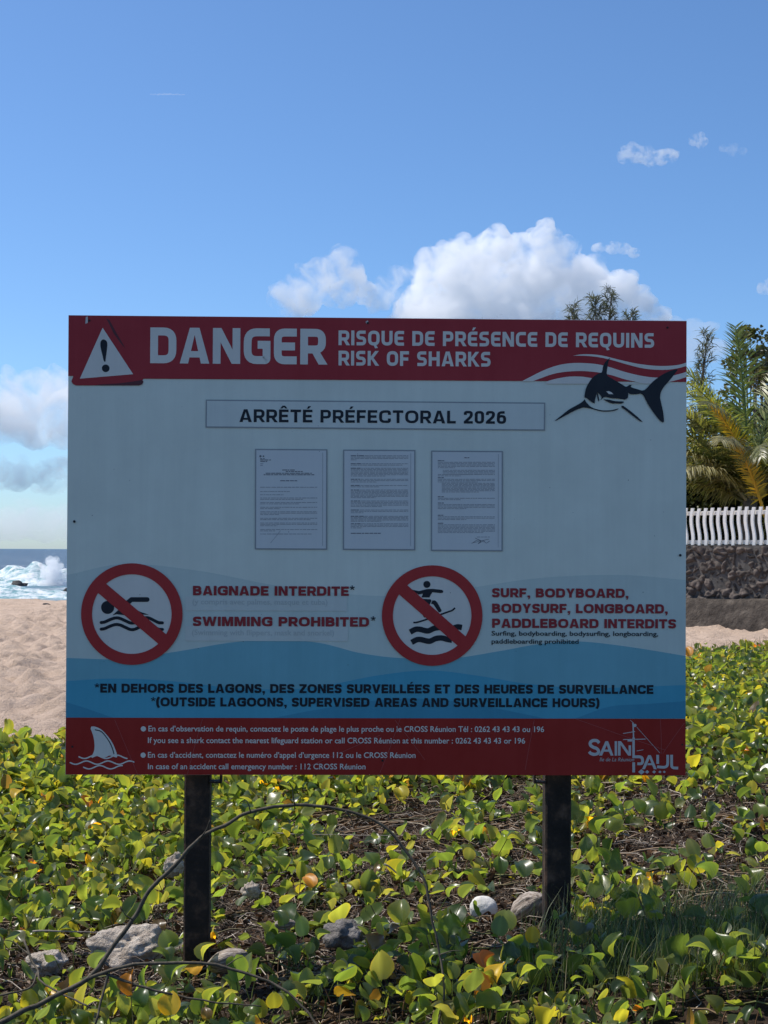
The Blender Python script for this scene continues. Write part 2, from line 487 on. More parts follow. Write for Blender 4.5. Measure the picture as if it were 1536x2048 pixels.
# ------------------------------------------------------------------ the sign
SY, ST, SH = R_(1.4546), R_(0.9183), 1.476
sc_c = Vector((-0.01826, 4.68528, CAM_Z + 0.01403))
ux = Vector((math.cos(SY), math.sin(SY), 0))
uz = Vector((math.sin(ST) * math.sin(SY), -math.sin(ST) * math.cos(SY), math.cos(ST)))
un = ux.cross(uz).normalized()             # points to the camera side? checked below
if un.y > 0: un = -un
def S(px, py):
    """photo pixel -> metres on the panel face (x right, z up, origin at panel centre)"""
    d = ray(px, py); o_ = Vector((0, 0, CAM_Z))
    k = (sc_c - o_).dot(un) / d.dot(un)
    q = o_ + d * k - sc_c
    return (q.dot(ux), q.dot(uz))
sign = empty('danger_sign', sc_c - uz * (SH / 2 + 0.6))
sign.matrix_world = Matrix((( ux.x, -un.x, uz.x, 0), (ux.y, -un.y, uz.y, 0), (ux.z, -un.z, uz.z, 0), (0, 0, 0, 1)))
sign.location = sc_c - uz * (SH / 2 + 0.6)
tag(sign, 'large shark danger notice board with red bands standing on two dark posts', 'sign')
PZ = SH / 2 + 0.6                           # panel centre above the sign's foot
M_WHITE = print_mat('panel_white', (0.79, 0.80, 0.67))
M_RED = print_mat('print_red', (0.42, 0.029, 0.037), spec=.2)
M_RED2 = print_mat('print_dark_red', (0.38, 0.020, 0.013), spec=.2)
M_DKRED = print_mat('print_maroon', (0.10, 0.012, 0.02))
M_RING = print_mat('print_ring_red', (0.49, 0.035, 0.033), spec=.2)
M_TXTRED = print_mat('print_text_red', (0.34, 0.03, 0.035), spec=.2)
M_INK = print_mat('print_ink', (0.012, 0.016, 0.024), spec=0.2)
M_LET = print_mat('print_white', (0.80, 0.73, 0.63))
M_LINE = print_mat('print_grey_line', (0.33, 0.34, 0.33))
M_PAPER = print_mat('paper_white', (0.74, 0.72, 0.67), var=0.03)
M_MICRO = print_mat('print_micro_text', (0.36, 0.35, 0.35))
M_MICRO2 = print_mat('print_micro_bold', (0.18, 0.18, 0.19))
M_GHOST = print_mat('print_ghost', (0.54, 0.555, 0.50))
M_PATCH = print_mat('cover_strip', (0.68, 0.69, 0.61))
M_W1 = print_mat('print_wave_pale', (0.645, 0.70, 0.61))
M_W2 = print_mat('print_wave_mid', (0.20, 0.47, 0.52))
M_W3 = print_mat('print_wave_blue', (0.08, 0.40, 0.52))
M_W4 = print_mat('print_wave_deep', (0.055, 0.31, 0.43))
M_BOXL = print_mat('logo_pale', (0.62, 0.57, 0.52))
M_SCR = print_mat('scratch', (0.5, 0.12, 0.11))
M_METAL = noise_mat('dark_painted_steel', [(0.3, (0.016, 0.011, 0.008)), (0.52, (0.034, 0.022, 0.016)), (0.60, (0.075, 0.042, 0.026)), (0.75, (0.15, 0.09, 0.06))], 17, 0.7, 0.6, 70, detail=10, spec=0.25, dist=0.006)
M_BACK = noise_mat('raw_panel_back', [(0.3, (0.25, 0.25, 0.26)), (0.7, (0.38, 0.38, 0.38))], 8, 0.5)
m_hole = noise_mat('dark_screw', [(0.4, (0.01, 0.01, 0.012)), (0.6, (0.03, 0.028, 0.027))], 40, 0.5)

pb = MB()
T = 0.008
pb.box((0, T / 2, 0), (1.0, T / 2, SH / 2))
panel = pb.build('panel', [M_WHITE], sign, (0, 0, PZ))
bv = MB()
for zz in (-0.55, 0.0, 0.55):
    bv.box((0, T + 0.016, zz), (0.97, 0.015, 0.02))
bv.build('back_rail', M_METAL, sign, (0, 0, PZ))

LAY = 0.00045
class Art(MB):
    """flat prints on the panel, drawn in photo pixels; each layer sits a hair above the one below"""
    def __init__(s, layer): super().__init__(); s.L = layer; s.sub = 0
    def y(s):
        s.sub += 1
        return -(s.L * LAY + (s.sub % 40) * 0.000008)
    def poly(s, pts, m=0):
        y = s.y()
        q = [S(*p) for p in pts]
        a = sum(q[i][0] * q[(i + 1) % len(q)][1] - q[(i + 1) % len(q)][0] * q[i][1] for i in range(len(q)))
        if a < 0: q = q[::-1]
        s.add([(x, y, z) for x, z in q], [tuple(range(len(q)))], m)
    def circ(s, cx, cy, r, m=0, n=40):
        s.poly([(cx + r * math.cos(2 * math.pi * i / n), cy + r * math.sin(2 * math.pi * i / n)) for i in range(n)], m)
    def stroke(s, pts, wd, m=0, closed=False, rnd=False):
        y = s.y()
        wds = wd if isinstance(wd, (list, tuple)) else [wd] * len(pts)
        L, Rr = mitre(pts, wds, closed)
        a = [S(*p) for p in L]; b = [S(*p) for p in Rr]
        n = len(pts)
        vs = [(x, y, z) for x, z in a] + [(x, y, z) for x, z in b]
        s.add(vs, [(i, (i + 1) % n, n + (i + 1) % n, n + i) for i in range(n if closed else n - 1)], m)
        if rnd:
            s.circ(*pts[0], wds[0] / 2, m, 14); s.circ(*pts[-1], wds[-1] / 2, m, 14)
    def ring(s, cx, cy, r0, r1, m=0, n=72):
        y = s.y()
        vs = []
        for r in (r0, r1):
            for i in range(n):
                x, z = S(cx + r * math.cos(2 * math.pi * i / n), cy + r * math.sin(2 * math.pi * i / n)); vs.append((x, y, z))
        s.add(vs, [(i, (i + 1) % n, n + (i + 1) % n, n + i) for i in range(n)], m)
    def put(s, name, mats): return s.build(name, mats, panel)

def mitre(pts, wds, closed):
    n = len(pts); L, Rr = [], []
    for i in range(n):
        p = Vector(pts[i])
        a = Vector(pts[i - 1]) if (closed or i > 0) else None
        c = Vector(pts[(i + 1) % n]) if (closed or i < n - 1) else None
        d1 = (p - a).normalized() if a is not None else None
        d2 = (c - p).normalized() if c is not None else None
        if d1 is None: d1 = d2
        if d2 is None: d2 = d1
        tt = (d1 + d2)
        tt = tt.normalized() if tt.length > 1e-6 else d1
        nn = Vector((-tt.y, tt.x))
        k = max(0.45, nn.dot(Vector((-d1.y, d1.x))))
        o_ = nn * (wds[i] / 2 / k)
        L.append(tuple(p + o_)); Rr.append(tuple(p - o_))
    return L, Rr

def spline(pts, n=8):
    P = [Vector(p) for p in pts]; P = [P[0] * 2 - P[1]] + P + [P[-1] * 2 - P[-2]]
    o_ = []
    for i in range(1, len(P) - 2):
        for k in range(n):
            t_ = k / n
            a, b_, c, d = P[i - 1], P[i], P[i + 1], P[i + 2]
            o_.append(tuple(0.5 * ((2 * b_) + (c - a) * t_ + (2 * a - 5 * b_ + 4 * c - d) * t_ ** 2 + (-a + 3 * b_ - 3 * c + d) * t_ ** 3)))
    o_.append(tuple(P[-2]))
    return o_

# ---- squared display lettering drawn as strokes (cap height 1)
def fillet(pts, radii, closed=False, n=6):
    o_ = []
    N = len(pts)
    for i, p in enumerate(pts):
        r = radii[i] if i < len(radii) else 0
        if r == 0 or (not closed and i in (0, N - 1)):
            o_.append(p); continue
        p = Vector(p); a = Vector(pts[i - 1]); c = Vector(pts[(i + 1) % N])
        d1 = (a - p).normalized(); d2 = (c - p).normalized()
        t_ = min(r, (a - p).length * 0.49, (c - p).length * 0.49)
        for k in range(n + 1):
            q = k / n
            o_.append(tuple((p + d1 * t_) * (1 - q) ** 2 + p * 2 * q * (1 - q) + (p + d2 * t_) * q * q))
    return o_

def glyph(ch, th, rr=0.27, square=True):
    """one capital on a cap height of 1: (width, strokes [(pts, closed)], polygons)"""
    h = th / 2; r = rr; s = th
    k = (th - .215) * .9                    # heavier cuts run wider
    acc = {'É': 'E', 'Ê': 'E', 'Q': 'O'}
    base = acc.get(ch, ch)
    W = {'D': .74, 'O': .78, 'A': .84, 'N': .78, 'G': .76, 'C': .68, 'E': .65, 'F': .62, 'H': .76, 'U': .75, 'P': .71, 'R': .73, 'S': .67, 'K': .76, 'L': .6,
         'B': .73, 'M': .92, 'W': 1.16, 'T': .72, 'Y': .78, 'V': .82, 'Z': .68, '2': .62, '0': .64, '6': .64}
    if not square and base in 'OCGD': W = {**W, 'O': .9, 'C': .8, 'G': .86, 'D': .8}
    w_ = W.get(base, .3) + k
    st, po = [], []
    q_ = r * .8
    def box(x0, y0, x1, y1): return [(x0, y0), (x1, y0), (x1, y1), (x0, y1)]
    if base == 'D': st = [(fillet(box(h, h, w_ - h, 1 - h), [0, r, r, 0], True), True)]
    elif base == 'O':
        st = [(fillet(box(h, h, w_ - h, 1 - h), [r] * 4, True), True)]
        if ch == 'Q': po = [[(w_ * .42, .1), (w_ * .66, .1), (w_ * .86, -.16), (w_ * .62, -.2)]]
    elif base == '0': st = [(fillet(box(h, h, w_ - h, 1 - h), [r] * 4, True), True)]
    elif base == 'A':
        c = w_ / 2; f = 1.08 * s; tip = .80
        xi = lambda y: f + (c - f) * y / tip
        a = [(0, 0), (f, 0), (xi(.17), .17), (c, .17), (c, .17 + s * .8), (xi(.17 + s * .8), .17 + s * .8), (c, tip), (c, 1), (c - s * .62, 1)]
        po = [a, [(w_ - x, y) for x, y in a]]
    elif base == 'N': po = [[(0, 0), (0, 1), (1.1 * s, 1), (w_ - s, .40), (w_ - s, 1), (w_, 1), (w_, 0), (w_ - 1.1 * s, 0), (s, .60), (s, 0)]]
    elif base == 'G':
        st = [(fillet([(w_ - .02, 1 - h), (h, 1 - h), (h, h), (w_ - h, h), (w_ - h, .54), (w_ * .52, .54)] if square else [(w_ - h, .66), (w_ - h, 1 - h), (h, 1 - h), (h, h), (w_ - h, h), (w_ - h, .5), (w_ * .52, .5)], [0, r, r, .06, 0, 0] if square else [0, r, r, r, .1, 0, 0]), False)]
    elif base == 'C':
        st = [(fillet([(w_, 1 - h), (h, 1 - h), (h, h), (w_, h)], [0, r, r, 0]) if square else fillet([(w_ - h, .64), (w_ - h, 1 - h), (h, 1 - h), (h, h), (w_ - h, h), (w_ - h, .36)], [0, r, r, r, r, 0]), False)]
    elif base == 'E':
        e = .2 if square else 0
        st = [(fillet([(w_, 1 - h), (h, 1 - h), (h, h), (w_, h)], [0, e, e, 0]), False), ([(th, .5), (w_ - .05, .5)], False)]
        if ch == 'É': po = [[(w_ * .42, 1.08), (w_ * .62, 1.08), (w_ * .86, 1.28), (w_ * .56, 1.28)]]
        if ch == 'Ê': po = [[(w_ * .12, 1.08), (w_ * .34, 1.08), (w_ * .5, 1.2), (w_ * .66, 1.08), (w_ * .88, 1.08), (w_ * .64, 1.3), (w_ * .36, 1.3)]]
    elif base == 'F': st = [([(w_, 1 - h), (h, 1 - h), (h, 0)], False), ([(th, .47), (w_ - .05, .47)], False)]
    elif base == 'I': w_ = th; st = [([(h, 0), (h, 1)], False)]
    elif base == 'H': st = [([(h, 0), (h, 1)], False), ([(w_ - h, 0), (w_ - h, 1)], False), ([(th, .5), (w_ - th, .5)], False)]
    elif base == 'U': st = [(fillet([(h, 1), (h, h), (w_ - h, h), (w_ - h, 1)], [0, r, r, 0]), False)]
    elif base in 'PR':
        st = [([(h, 0), (h, 1)], False), (fillet([(th, 1 - h), (w_ - h, 1 - h), (w_ - h, .42), (th, .42)], [0, q_, q_, 0]), False)]
        if base == 'R': po = [[(w_ * .44, .36), (w_ * .44 + s, .38), (w_ + .05, 0), (w_ + .05 - 1.15 * s, 0)]]
    elif base == 'B': st = [([(h, 0), (h, 1)], False), (fillet([(th, 1 - h), (w_ - h - .04, 1 - h), (w_ - h - .04, .54), (th, .54)], [0, q_, q_, 0]), False), (fillet([(th, .5), (w_ - h, .5), (w_ - h, h), (th, h)], [0, q_, q_, 0]), False)]
    elif base == 'S':
        st = [(fillet([(w_ - .04, 1 - h), (h, 1 - h), (h, .51), (w_ - h, .49), (w_ - h, h), (.02, h)], [0, .2, .2, .2, .2, 0]) if square else fillet([(w_ - h, .70), (w_ - h, 1 - h), (h, 1 - h), (h, .53), (w_ - h, .47), (w_ - h, h), (h, h), (h, .30)], [0, r, r, .25, .25, r, r, 0]), False)]
    elif base == 'K': st = [([(h, 0), (h, 1)], False)]; po = [[(th, .38), (th, .62), (w_ - 1.15 * s, 1), (w_ + .01, 1), (.36 + .2 * s, .53), (w_ + .04, 0), (w_ - 1.05 * s, 0), (th + .05, .42)]]
    elif base == 'L': st = [([(h, 1), (h, h), (w_, h)], False)]
    elif base == 'T': st = [([(0, 1 - h), (w_, 1 - h)], False), ([(w_ / 2, 0), (w_ / 2, 1 - th)], False)]
    elif base == 'M': c = w_ / 2; po = [[(0, 0), (0, 1), (1.35 * s, 1), (c, .42), (w_ - 1.35 * s, 1), (w_, 1), (w_, 0), (w_ - s, 0), (w_ - s, .60), (c + .42 * s, 0), (c - .42 * s, 0), (s, .60), (s, 0)]]
    elif base == 'W': c = w_ / 2; b_ = w_ * .28; po = [[(0, 1), (s, 1), (b_, .36), (c - s * .5, 1), (c + s * .5, 1), (w_ - b_, .36), (w_ - s, 1), (w_, 1), (w_ - b_ + s * .5, 0), (w_ - b_ - s * .5, 0), (c, .62), (b_ + s * .5, 0), (b_ - s * .5, 0)]]
    elif base == 'Y': c = w_ / 2; po = [[(0, 1), (1.15 * s, 1), (c, .62), (w_ - 1.15 * s, 1), (w_, 1), (c + h, .40), (c + h, 0), (c - h, 0), (c - h, .40)]]
    elif base == 'V': c = w_ / 2; po = [[(0, 1), (1.1 * s, 1), (c, .34), (w_ - 1.1 * s, 1), (w_, 1), (c + s * .55, 0), (c - s * .55, 0)]]
    elif base == 'Z': t9 = th * .9; po = [[(0, 1), (w_, 1), (w_, 1 - t9), (1.3 * s, t9), (w_, t9), (w_, 0), (0, 0), (0, t9), (w_ - 1.3 * s, 1 - t9), (0, 1 - t9)]]
    elif base == '2': st = [(fillet([(h, .68), (h, 1 - h), (w_ - h, 1 - h), (w_ - h, .58), (h, th * .7)], [0, r, r, .2, 0]), False), ([(0, h), (w_, h)], False)]
    elif base == '6': st = [(fillet(box(h, h, w_ - h, .60), [r] * 4, True), True), (fillet([(w_ - h, 1 - h), (h * 1.2, 1 - h * 1.2), (h, .3)], [0, .4, 0]), False)]
    elif base == ',': w_ = th; po = [[(0, 0), (th, 0), (th, th * .9), (0, th * .9)], [(th * .45, 0), (th, 0), (th * .6, -.2), (th * .2, -.2)]]
    elif base == '(': w_ = .30; st = [(spline([(.26, 1.04), (.12, .78), (.09, .45), (.12, .14), (.26, -.14)], 4), False)]
    elif base == ')': w_ = .30; st = [(spline([(.04, 1.04), (.18, .78), (.21, .45), (.18, .14), (.04, -.14)], 4), False)]
    elif base == '*':
        w_ = .46
        po = []
        for an in range(5):
            a = math.radians(90 + 72 * an); c, d = math.cos(a), math.sin(a)
            po.append([(.23 - d * .035, .79 + c * .035), (.23 + d * .035, .79 - c * .035), (.23 + c * .24 + d * .06, .79 + d * .24 - c * .06), (.23 + c * .24 - d * .06, .79 + d * .24 + c * .06)])
    return w_, st, po

def square_text(name, txt, x0, x1, base, cap, layer, m, th=0.215, gap=0.115, rr=0.27, square=True):
    art = Art(layer)
    gl = [glyph(c, th, rr, square) for c in txt]
    tot = sum(g[0] for g in gl) + gap * (len(gl) - 1)
    o0 = S(x0, base); o1 = S(x1, base); c0 = S(x0, base - cap)
    kx = (o1[0] - o0[0]) / tot; kz = c0[1] - o0[1]
    X = 0
    for ch, (w_, st, po) in zip(txt, gl):
        if ch == ' ' and art.v:
            art.put(name, [m]); art = Art(layer)
        for pts, cl in st:
            n = len(pts); L, Rr = mitre(pts, [th] * n, cl); y = art.y()
            vs = [(o0[0] + (X + a) * kx, y, o0[1] + b_ * kz) for a, b_ in L + Rr]
            art.add(vs, [(i, (i + 1) % n, n + (i + 1) % n, n + i) for i in range(n if cl else n - 1)])
        for q in po:
            y = art.y()
            a = sum(q[i][0] * q[(i + 1) % len(q)][1] - q[(i + 1) % len(q)][0] * q[i][1] for i in range(len(q)))
            if a < 0: q = q[::-1]
            art.add([(o0[0] + (X + u) * kx, y, o0[1] + v * kz) for u, v in q], [tuple(range(len(q)))])
        X += w_ + gap
    return art.put(name, [m])

def font_mesh(txt, off, spacing=1.0, shear=0.0):
    cu = bpy.data.curves.new('lettering', 'FONT')
    cu.body = txt; cu.size = 1.0; cu.offset = off; cu.resolution_u = 3; cu.space_character = spacing; cu.shear = shear
    ob = bpy.data.objects.new('lettering', cu); COL.objects.link(ob)
    dg = bpy.context.evaluated_depsgraph_get(); dg.update()
    me = ob.evaluated_get(dg).to_mesh()
    v = np.array([x.co[:2] for x in me.vertices]); f = [list(p_.vertices) for p_ in me.polygons]
    ob.evaluated_get(dg).to_mesh_clear()
    bpy.data.objects.remove(ob); bpy.data.curves.remove(cu)
    return v, f
_cap = {}
def type_text(name, txt, x0, x1, base, cap, layer, m, off=0.0, spacing=1.0, shear=0.0, halo=None, put=True):
    v, f = font_mesh(txt, off, spacing, shear)
    if off not in _cap: _cap[off] = font_mesh('H', off)[0]
    hv = _cap[off]; b0, b1 = hv[:, 1].min(), hv[:, 1].max()
    o0 = S(x0, base); o1 = S(x1, base); c0 = S(x0, base - cap)
    lo, hi = v[:, 0].min(), v[:, 0].max()
    y = -(layer * LAY)
    X = o0[0] + (v[:, 0] - lo) / (hi - lo) * (o1[0] - o0[0])
    Zc = o0[1] + (v[:, 1] - b0) / (b1 - b0) * (c0[1] - o0[1])
    a = MB(); a.add([(x, y, z) for x, z in zip(X, Zc)], f)
    # all letters face the viewer
    return a.build(name, [m], panel)

# ---- printed background
def band(pts, bottom, layer, name, m):
    a = Art(layer); q = spline(pts, 8)
    a.poly(q + [(1371.5, bottom), (131.5, bottom)]); return a.put(name, [m])
def edge_x(py, right): return (137 + (131 - 137) * (py - 630) / 919) if not right else (1373 - 2 * (py - 642) / 909)
E0, E1 = lambda y: edge_x(y, False) + 0.3, lambda y: edge_x(y, True) - 0.3
def wave_band(top, layer, name, m, bottom=1437):
    a = Art(layer)
    q = spline(top, 8)
    a.poly(q + [(E1(bottom), bottom), (E0(bottom), bottom)])
    return a.put(name, [m])
wave_band([(E0(1150), 1150), (250, 1128), (400, 1142), (560, 1172), (760, 1192), (920, 1178), (1080, 1156), (1240, 1150), (E1(1160), 1160)], 1, 'printed_wave', M_W1)
wave_band([(E0(1316), 1316), (250, 1318), (360, 1302), (470, 1284), (560, 1280), (640, 1286), (720, 1306), (800, 1316), (900, 1317), (1000, 1302), (1080, 1288), (1160, 1283), (1260, 1294), (E1(1312), 1312)], 2, 'printed_wave', M_W2)
wave_band([(E0(1362), 1362), (230, 1357), (340, 1362), (450, 1374), (560, 1379), (650, 1371), (760, 1350), (860, 1341), (960, 1352), (1060, 1368), (1180, 1376), (E1(1370), 1370)], 3, 'printed_wave', M_W3)
for q in (spline([(E0(1404), 1404), (170, 1416), (205, 1428), (232, 1437)], 6) + [(E0(1437), 1437)],
          spline([(540, 1437), (640, 1418), (740, 1402), (830, 1397), (920, 1404), (1010, 1420), (1090, 1437)], 6),
          spline([(1150, 1437), (1220, 1413), (1290, 1408), (E1(1402), 1402)], 6) + [(E1(1437), 1437)]):
    a = Art(4); a.poly(q); a.put('printed_wave', [M_W4])
# red bands
a = Art(5)
a.poly([(E0(631), 630.6), (E1(643), 642.6), (E1(764), 764), (287, 757.5), (285, 760), (287, 764), (284, 769), (278, 771), (152, 771), (146, 768), (143, 763), (147, 752), (E0(752), 752)])
a.put('red_header_band', [M_RED])
a = Art(5)
a.poly([(E0(1435), 1435), (E1(1437), 1437.5), (E1(1551), 1550.6), (E0(1549), 1548.8)])
a.put('red_footer_band', [M_RED2])
# thin maroon folds beside the triangle
a = Art(6)
a.poly([(213, 637), (219, 640), (232, 664), (251, 697), (246, 692), (228, 668)])
a.put('fold_shadow_print', [M_DKRED]); a = Art(6)
a.poly([(236, 767), (260, 764), (284, 760), (287, 764), (284, 769), (278, 771), (190, 771), (200, 769)])
a.put('fold_shadow_print', [M_DKRED])
a = Art(6); a.poly([(205.5, 655.5), (266.5, 748.5), (160, 757.5)]); a.put('warning_triangle', [M_LET])
a = Art(7)
a.poly(spline([(201, 688), (202, 682.5), (207, 679), (213, 682), (215, 688), (214, 700), (212, 716), (211, 723), (208, 722), (205, 710), (201.5, 695), (201, 688)], 5)[:-1])
a.circ(211.8, 736.8, 7.6)
a.put('exclamation_mark', [M_INK])
square_text('heading_lettering', 'DANGER', 300.5, 651.5, 726.5, 71.5, 6, M_LET, th=0.222, gap=0.10)
square_text('heading_lettering', 'RISQUE DE PRÉSENCE DE REQUINS', 677, 1308, 690.5, 29.5, 6, M_LET, th=0.215, gap=0.13)
square_text('heading_lettering', 'RISK OF SHARKS', 677, 981, 731, 29.5, 6, M_LET, th=0.215, gap=0.13)

# ---- swoosh and shark (crop px -> photo px)
def K(x, y): return (1040 + x / 4.5176, 690 + y / 4.5176)
def KP(l): return [K(*p) for p in l]
a = Art(6)
XR = (E1(740) - 1040) * 4.5176
up = spline([(478, 97), (560, 85), (660, 86), (760, 100), (900, 135), (1050, 168), (1200, 187), (1320, 190), (1430, 180), (XR, 160)], 5)
dn = spline([(XR, 190), (1430, 210), (1330, 224), (1220, 224), (1100, 210), (960, 175), (820, 135), (700, 110), (590, 99), (478, 97)], 5)
a.poly(KP(up + dn[:-1]))
up = spline([(12, 330), (90, 290), (200, 235), (320, 190), (430, 168), (540, 163), (680, 172), (800, 198), (950, 245), (1100, 280), (1230, 295), (1340, 285), (1440, 262), (XR, 243)], 5)
dn = spline([(XR, 290), (1440, 310), (1340, 335), (1230, 348), (1120, 350), (1060, 338)], 5)
dn2 = spline([(1060, 335), (950, 312), (830, 275), (700, 248), (560, 236), (420, 242), (300, 262), (190, 300), (110, 330)], 5)
a.poly(KP(up + dn + dn2[1:]))
dn3 = spline([(235, 331), (330, 305), (440, 287), (560, 287), (660, 303), (760, 320), (900, 337), (1080, 345)], 5)
a.poly(KP(dn3 + [(1080, 352), (235, 352)]))
a.put('swoosh_print', [M_LET])
a = Art(8)
body = spline([(815, 115), (800, 145), (790, 190), (785, 270), (840, 310), (900, 345), (950, 380), (968, 415), (976, 450), (970, 480), (945, 494)], 5)
jaw = spline([(945, 494), (880, 484), (820, 480), (770, 470), (748, 480), (725, 500), (735, 470), (700, 430), (690, 440), (680, 480), (672, 530)], 5)
back = spline([(672, 530), (640, 512), (600, 480), (582, 470), (590, 410), (610, 360), (650, 300), (700, 262), (738, 245), (750, 190), (775, 148), (815, 115)], 5)
a.poly(KP(body + jaw[1:] + back[1:-1]))
a.poly(KP(spline([(583, 490), (600, 520), (640, 560), (700, 583), (760, 592), (830, 588), (890, 573), (860, 592), (790, 602), (720, 598), (640, 575), (590, 566), (560, 568), (500, 590), (420, 632), (312, 690), (370, 640), (440, 585), (520, 540), (560, 515), (583, 490)], 4)[:-1]))
a.poly(KP([(918, 548), (935, 552), (1000, 600), (1060, 650), (1108, 696), (1080, 688), (1010, 635), (950, 588), (912, 562)]))
a.poly(KP(spline([(900, 345), (955, 378), (985, 362), (1008, 362), (1000, 380), (1060, 400), (1122, 408), (1200, 330), (1290, 265), (1370, 230), (1422, 222), (1400, 255), (1350, 320), (1290, 390), (1264, 455), (1272, 520), (1290, 600), (1298, 690), (1270, 690), (1210, 620), (1150, 530), (1104, 446), (1040, 446), (985, 440), (960, 400)], 3)))
a.poly(KP(spline([(750, 492), (800, 494), (860, 508), (935, 512), (915, 530), (860, 528), (840, 530), (800, 518), (750, 492)], 4)[:-1]))
a.poly(KP([(690, 440), (700, 430), (716, 500), (708, 512), (698, 480)]))
a.put('shark_print', [M_INK])
a = Art(9)
a.poly(KP([(778, 420), (800, 418), (825, 428), (842, 446), (800, 444)]))
a.put('shark_eye_print', [M_LET])

# ---- title box
def frame(x0, y0, x1, y1, dy, wd, layer, name, m, fill=None):
    a = Art(layer)
    if fill is not None:
        a.poly([(x0, y0), (x1, y0 + dy), (x1 - .5, y1 + dy), (x0 - .5, y1)], 1)
    a.stroke([(x0, y0), (x1, y0 + dy), (x1 - .5, y1 + dy), (x0 - .5, y1)], wd, 0, True)
    return a
frame(413, 800.5, 1089, 854, 6, 2.6, 5, '', None, 1).put('title_box', [M_LINE, print_mat('title_strip', (0.73, 0.74, 0.65))])
square_text('title_lettering', 'ARRÊTÉ PRÉFECTORAL 2026', 479, 1012, 844, 25.5, 7, M_INK, th=.195, gap=.13, rr=.5, square=False)

# ---- three decree sheets with rows of tiny print
def sheet(x0, y0, x1, y1, rows, seed, extra=None):
    r = random.Random(seed)
    a = frame(x0, y0, x1, y1, 0.8, 2.6, 5, '', None, 1)
    a.L = 6
    a.stroke([(x1 - 8, y0 + 6), (x1 - 8.4, y1 - 6)], 0.7, 0)
    for (ry, rx0, rx1, bold) in rows:
        x = x0 + rx0
        a.sub = 0
        while x < x0 + rx1:
            wl = min(r.uniform(3, 11), x0 + rx1 - x)
            mm_ = 3 if (bold == 1 or (bold == 2 and x < x0 + rx0 + 17)) else 2
            hh = 0.85 if mm_ == 3 else 0.62
            a.poly([(x, y0 + ry - hh), (x + wl, y0 + ry - hh), (x + wl, y0 + ry + hh), (x, y0 + ry + hh)], mm_)
            x += wl + r.uniform(0.9, 1.6)
    if extra: extra(a)
    return a.put('decree_sheet', [M_LINE, M_PAPER, M_MICRO, M_MICRO2])
def para(y, n, x0=9, x1=123, last=0.6, bold=0, step=2.75):
    return [(y + i * step, x0, (x1 if i < n - 1 else x0 + (x1 - x0) * last), (bold if i == 0 else 0)) for i in range(n)]
rows1 = [(18.5, 9, 18, 1), (21, 9, 31, 1), (24, 9, 23, 1), (28.5, 9, 15, 0), (32, 9, 15, 0), (41, 53, 78, 1), (44, 60, 94, 1), (47.5, 20, 112, 1), (50.5, 16, 117, 1), (62.5, 49, 84, 1)]
rows1 += para(75.5, 1, last=1) + para(84, 1, last=.52) + para(90.5, 1, last=.41) + para(97, 2, last=.75) + para(106, 2, last=.68) + para(115.5, 2, last=.35) + para(124.5, 3, last=.33) + para(137.5, 2, last=.88) + para(147, 3, last=.3) + para(160, 2, last=.26) + para(169, 1, last=.9)
def x1(a):
    a.circ(521, 912.5, 2.3, 3, 10); a.circ(527, 912.5, 1.7, 3, 10)
    a.stroke([(541, 1086), (556, 1068), (561, 1061)], 0.7, 2)
sheet(511.5, 899, 653.5, 1097.5, rows1, 1, x1)
rows2 = para(11, 4, 14, 129, .1, 2) + para(27, 2, 14, 129, .9, 2) + para(36, 7, 14, 129, .6, 2, 2.6) + para(58, 3, 14, 129, .45, 2) + para(70.5, 2, 14, 129, .5, 2) + para(79.5, 7, 14, 129, .43, 2, 2.55) + para(101.5, 5, 14, 129, .54, 2) + para(119.5, 3, 14, 129, .22, 2) + para(132, 5, 14, 129, .53, 2, 2.5) + para(147, 4, 14, 129, .2, 2) + para(166, 1, 14, 129, .52, 1)
sheet(687.5, 900.5, 829.5, 1098.5, rows2, 2, None)
rows3 = [(13, 65, 75, 1), (19, 12, 26, 1)] + para(22, 5, 12, 126, .3) + para(38, 4, 22, 126, .7) + para(46.5, 2, 12, 126, .4) + [(53, 12, 24, 1)] + para(56, 3, 12, 126, .7) + para(64, 8, 20, 126, .7, 0, 2.5) + [(91, 12, 24, 1)] + para(94, 2, 12, 126, .4) + [(103.5, 12, 24, 1)] + para(106.5, 4, 12, 126, .5) + [(128, 12, 24, 1)] + para(131, 3, 12, 126, .5) + [(144, 12, 24, 1)] + para(147, 7, 12, 126, .8, 0, 2.6) + [(171.5, 90, 116, 0)]
def x3(a):
    a.stroke(spline([(943, 1087), (955, 1080), (962, 1084), (956, 1087), (966, 1081), (972, 1086), (979, 1082)], 5), 0.9, 3)
    a.stroke([(950, 1076), (968, 1084)], 0.9, 3); a.stroke([(944, 1086), (978, 1078)], 0.8, 3)
sheet(863.5, 902.5, 1004.5, 1100.5, rows3, 3, x3)

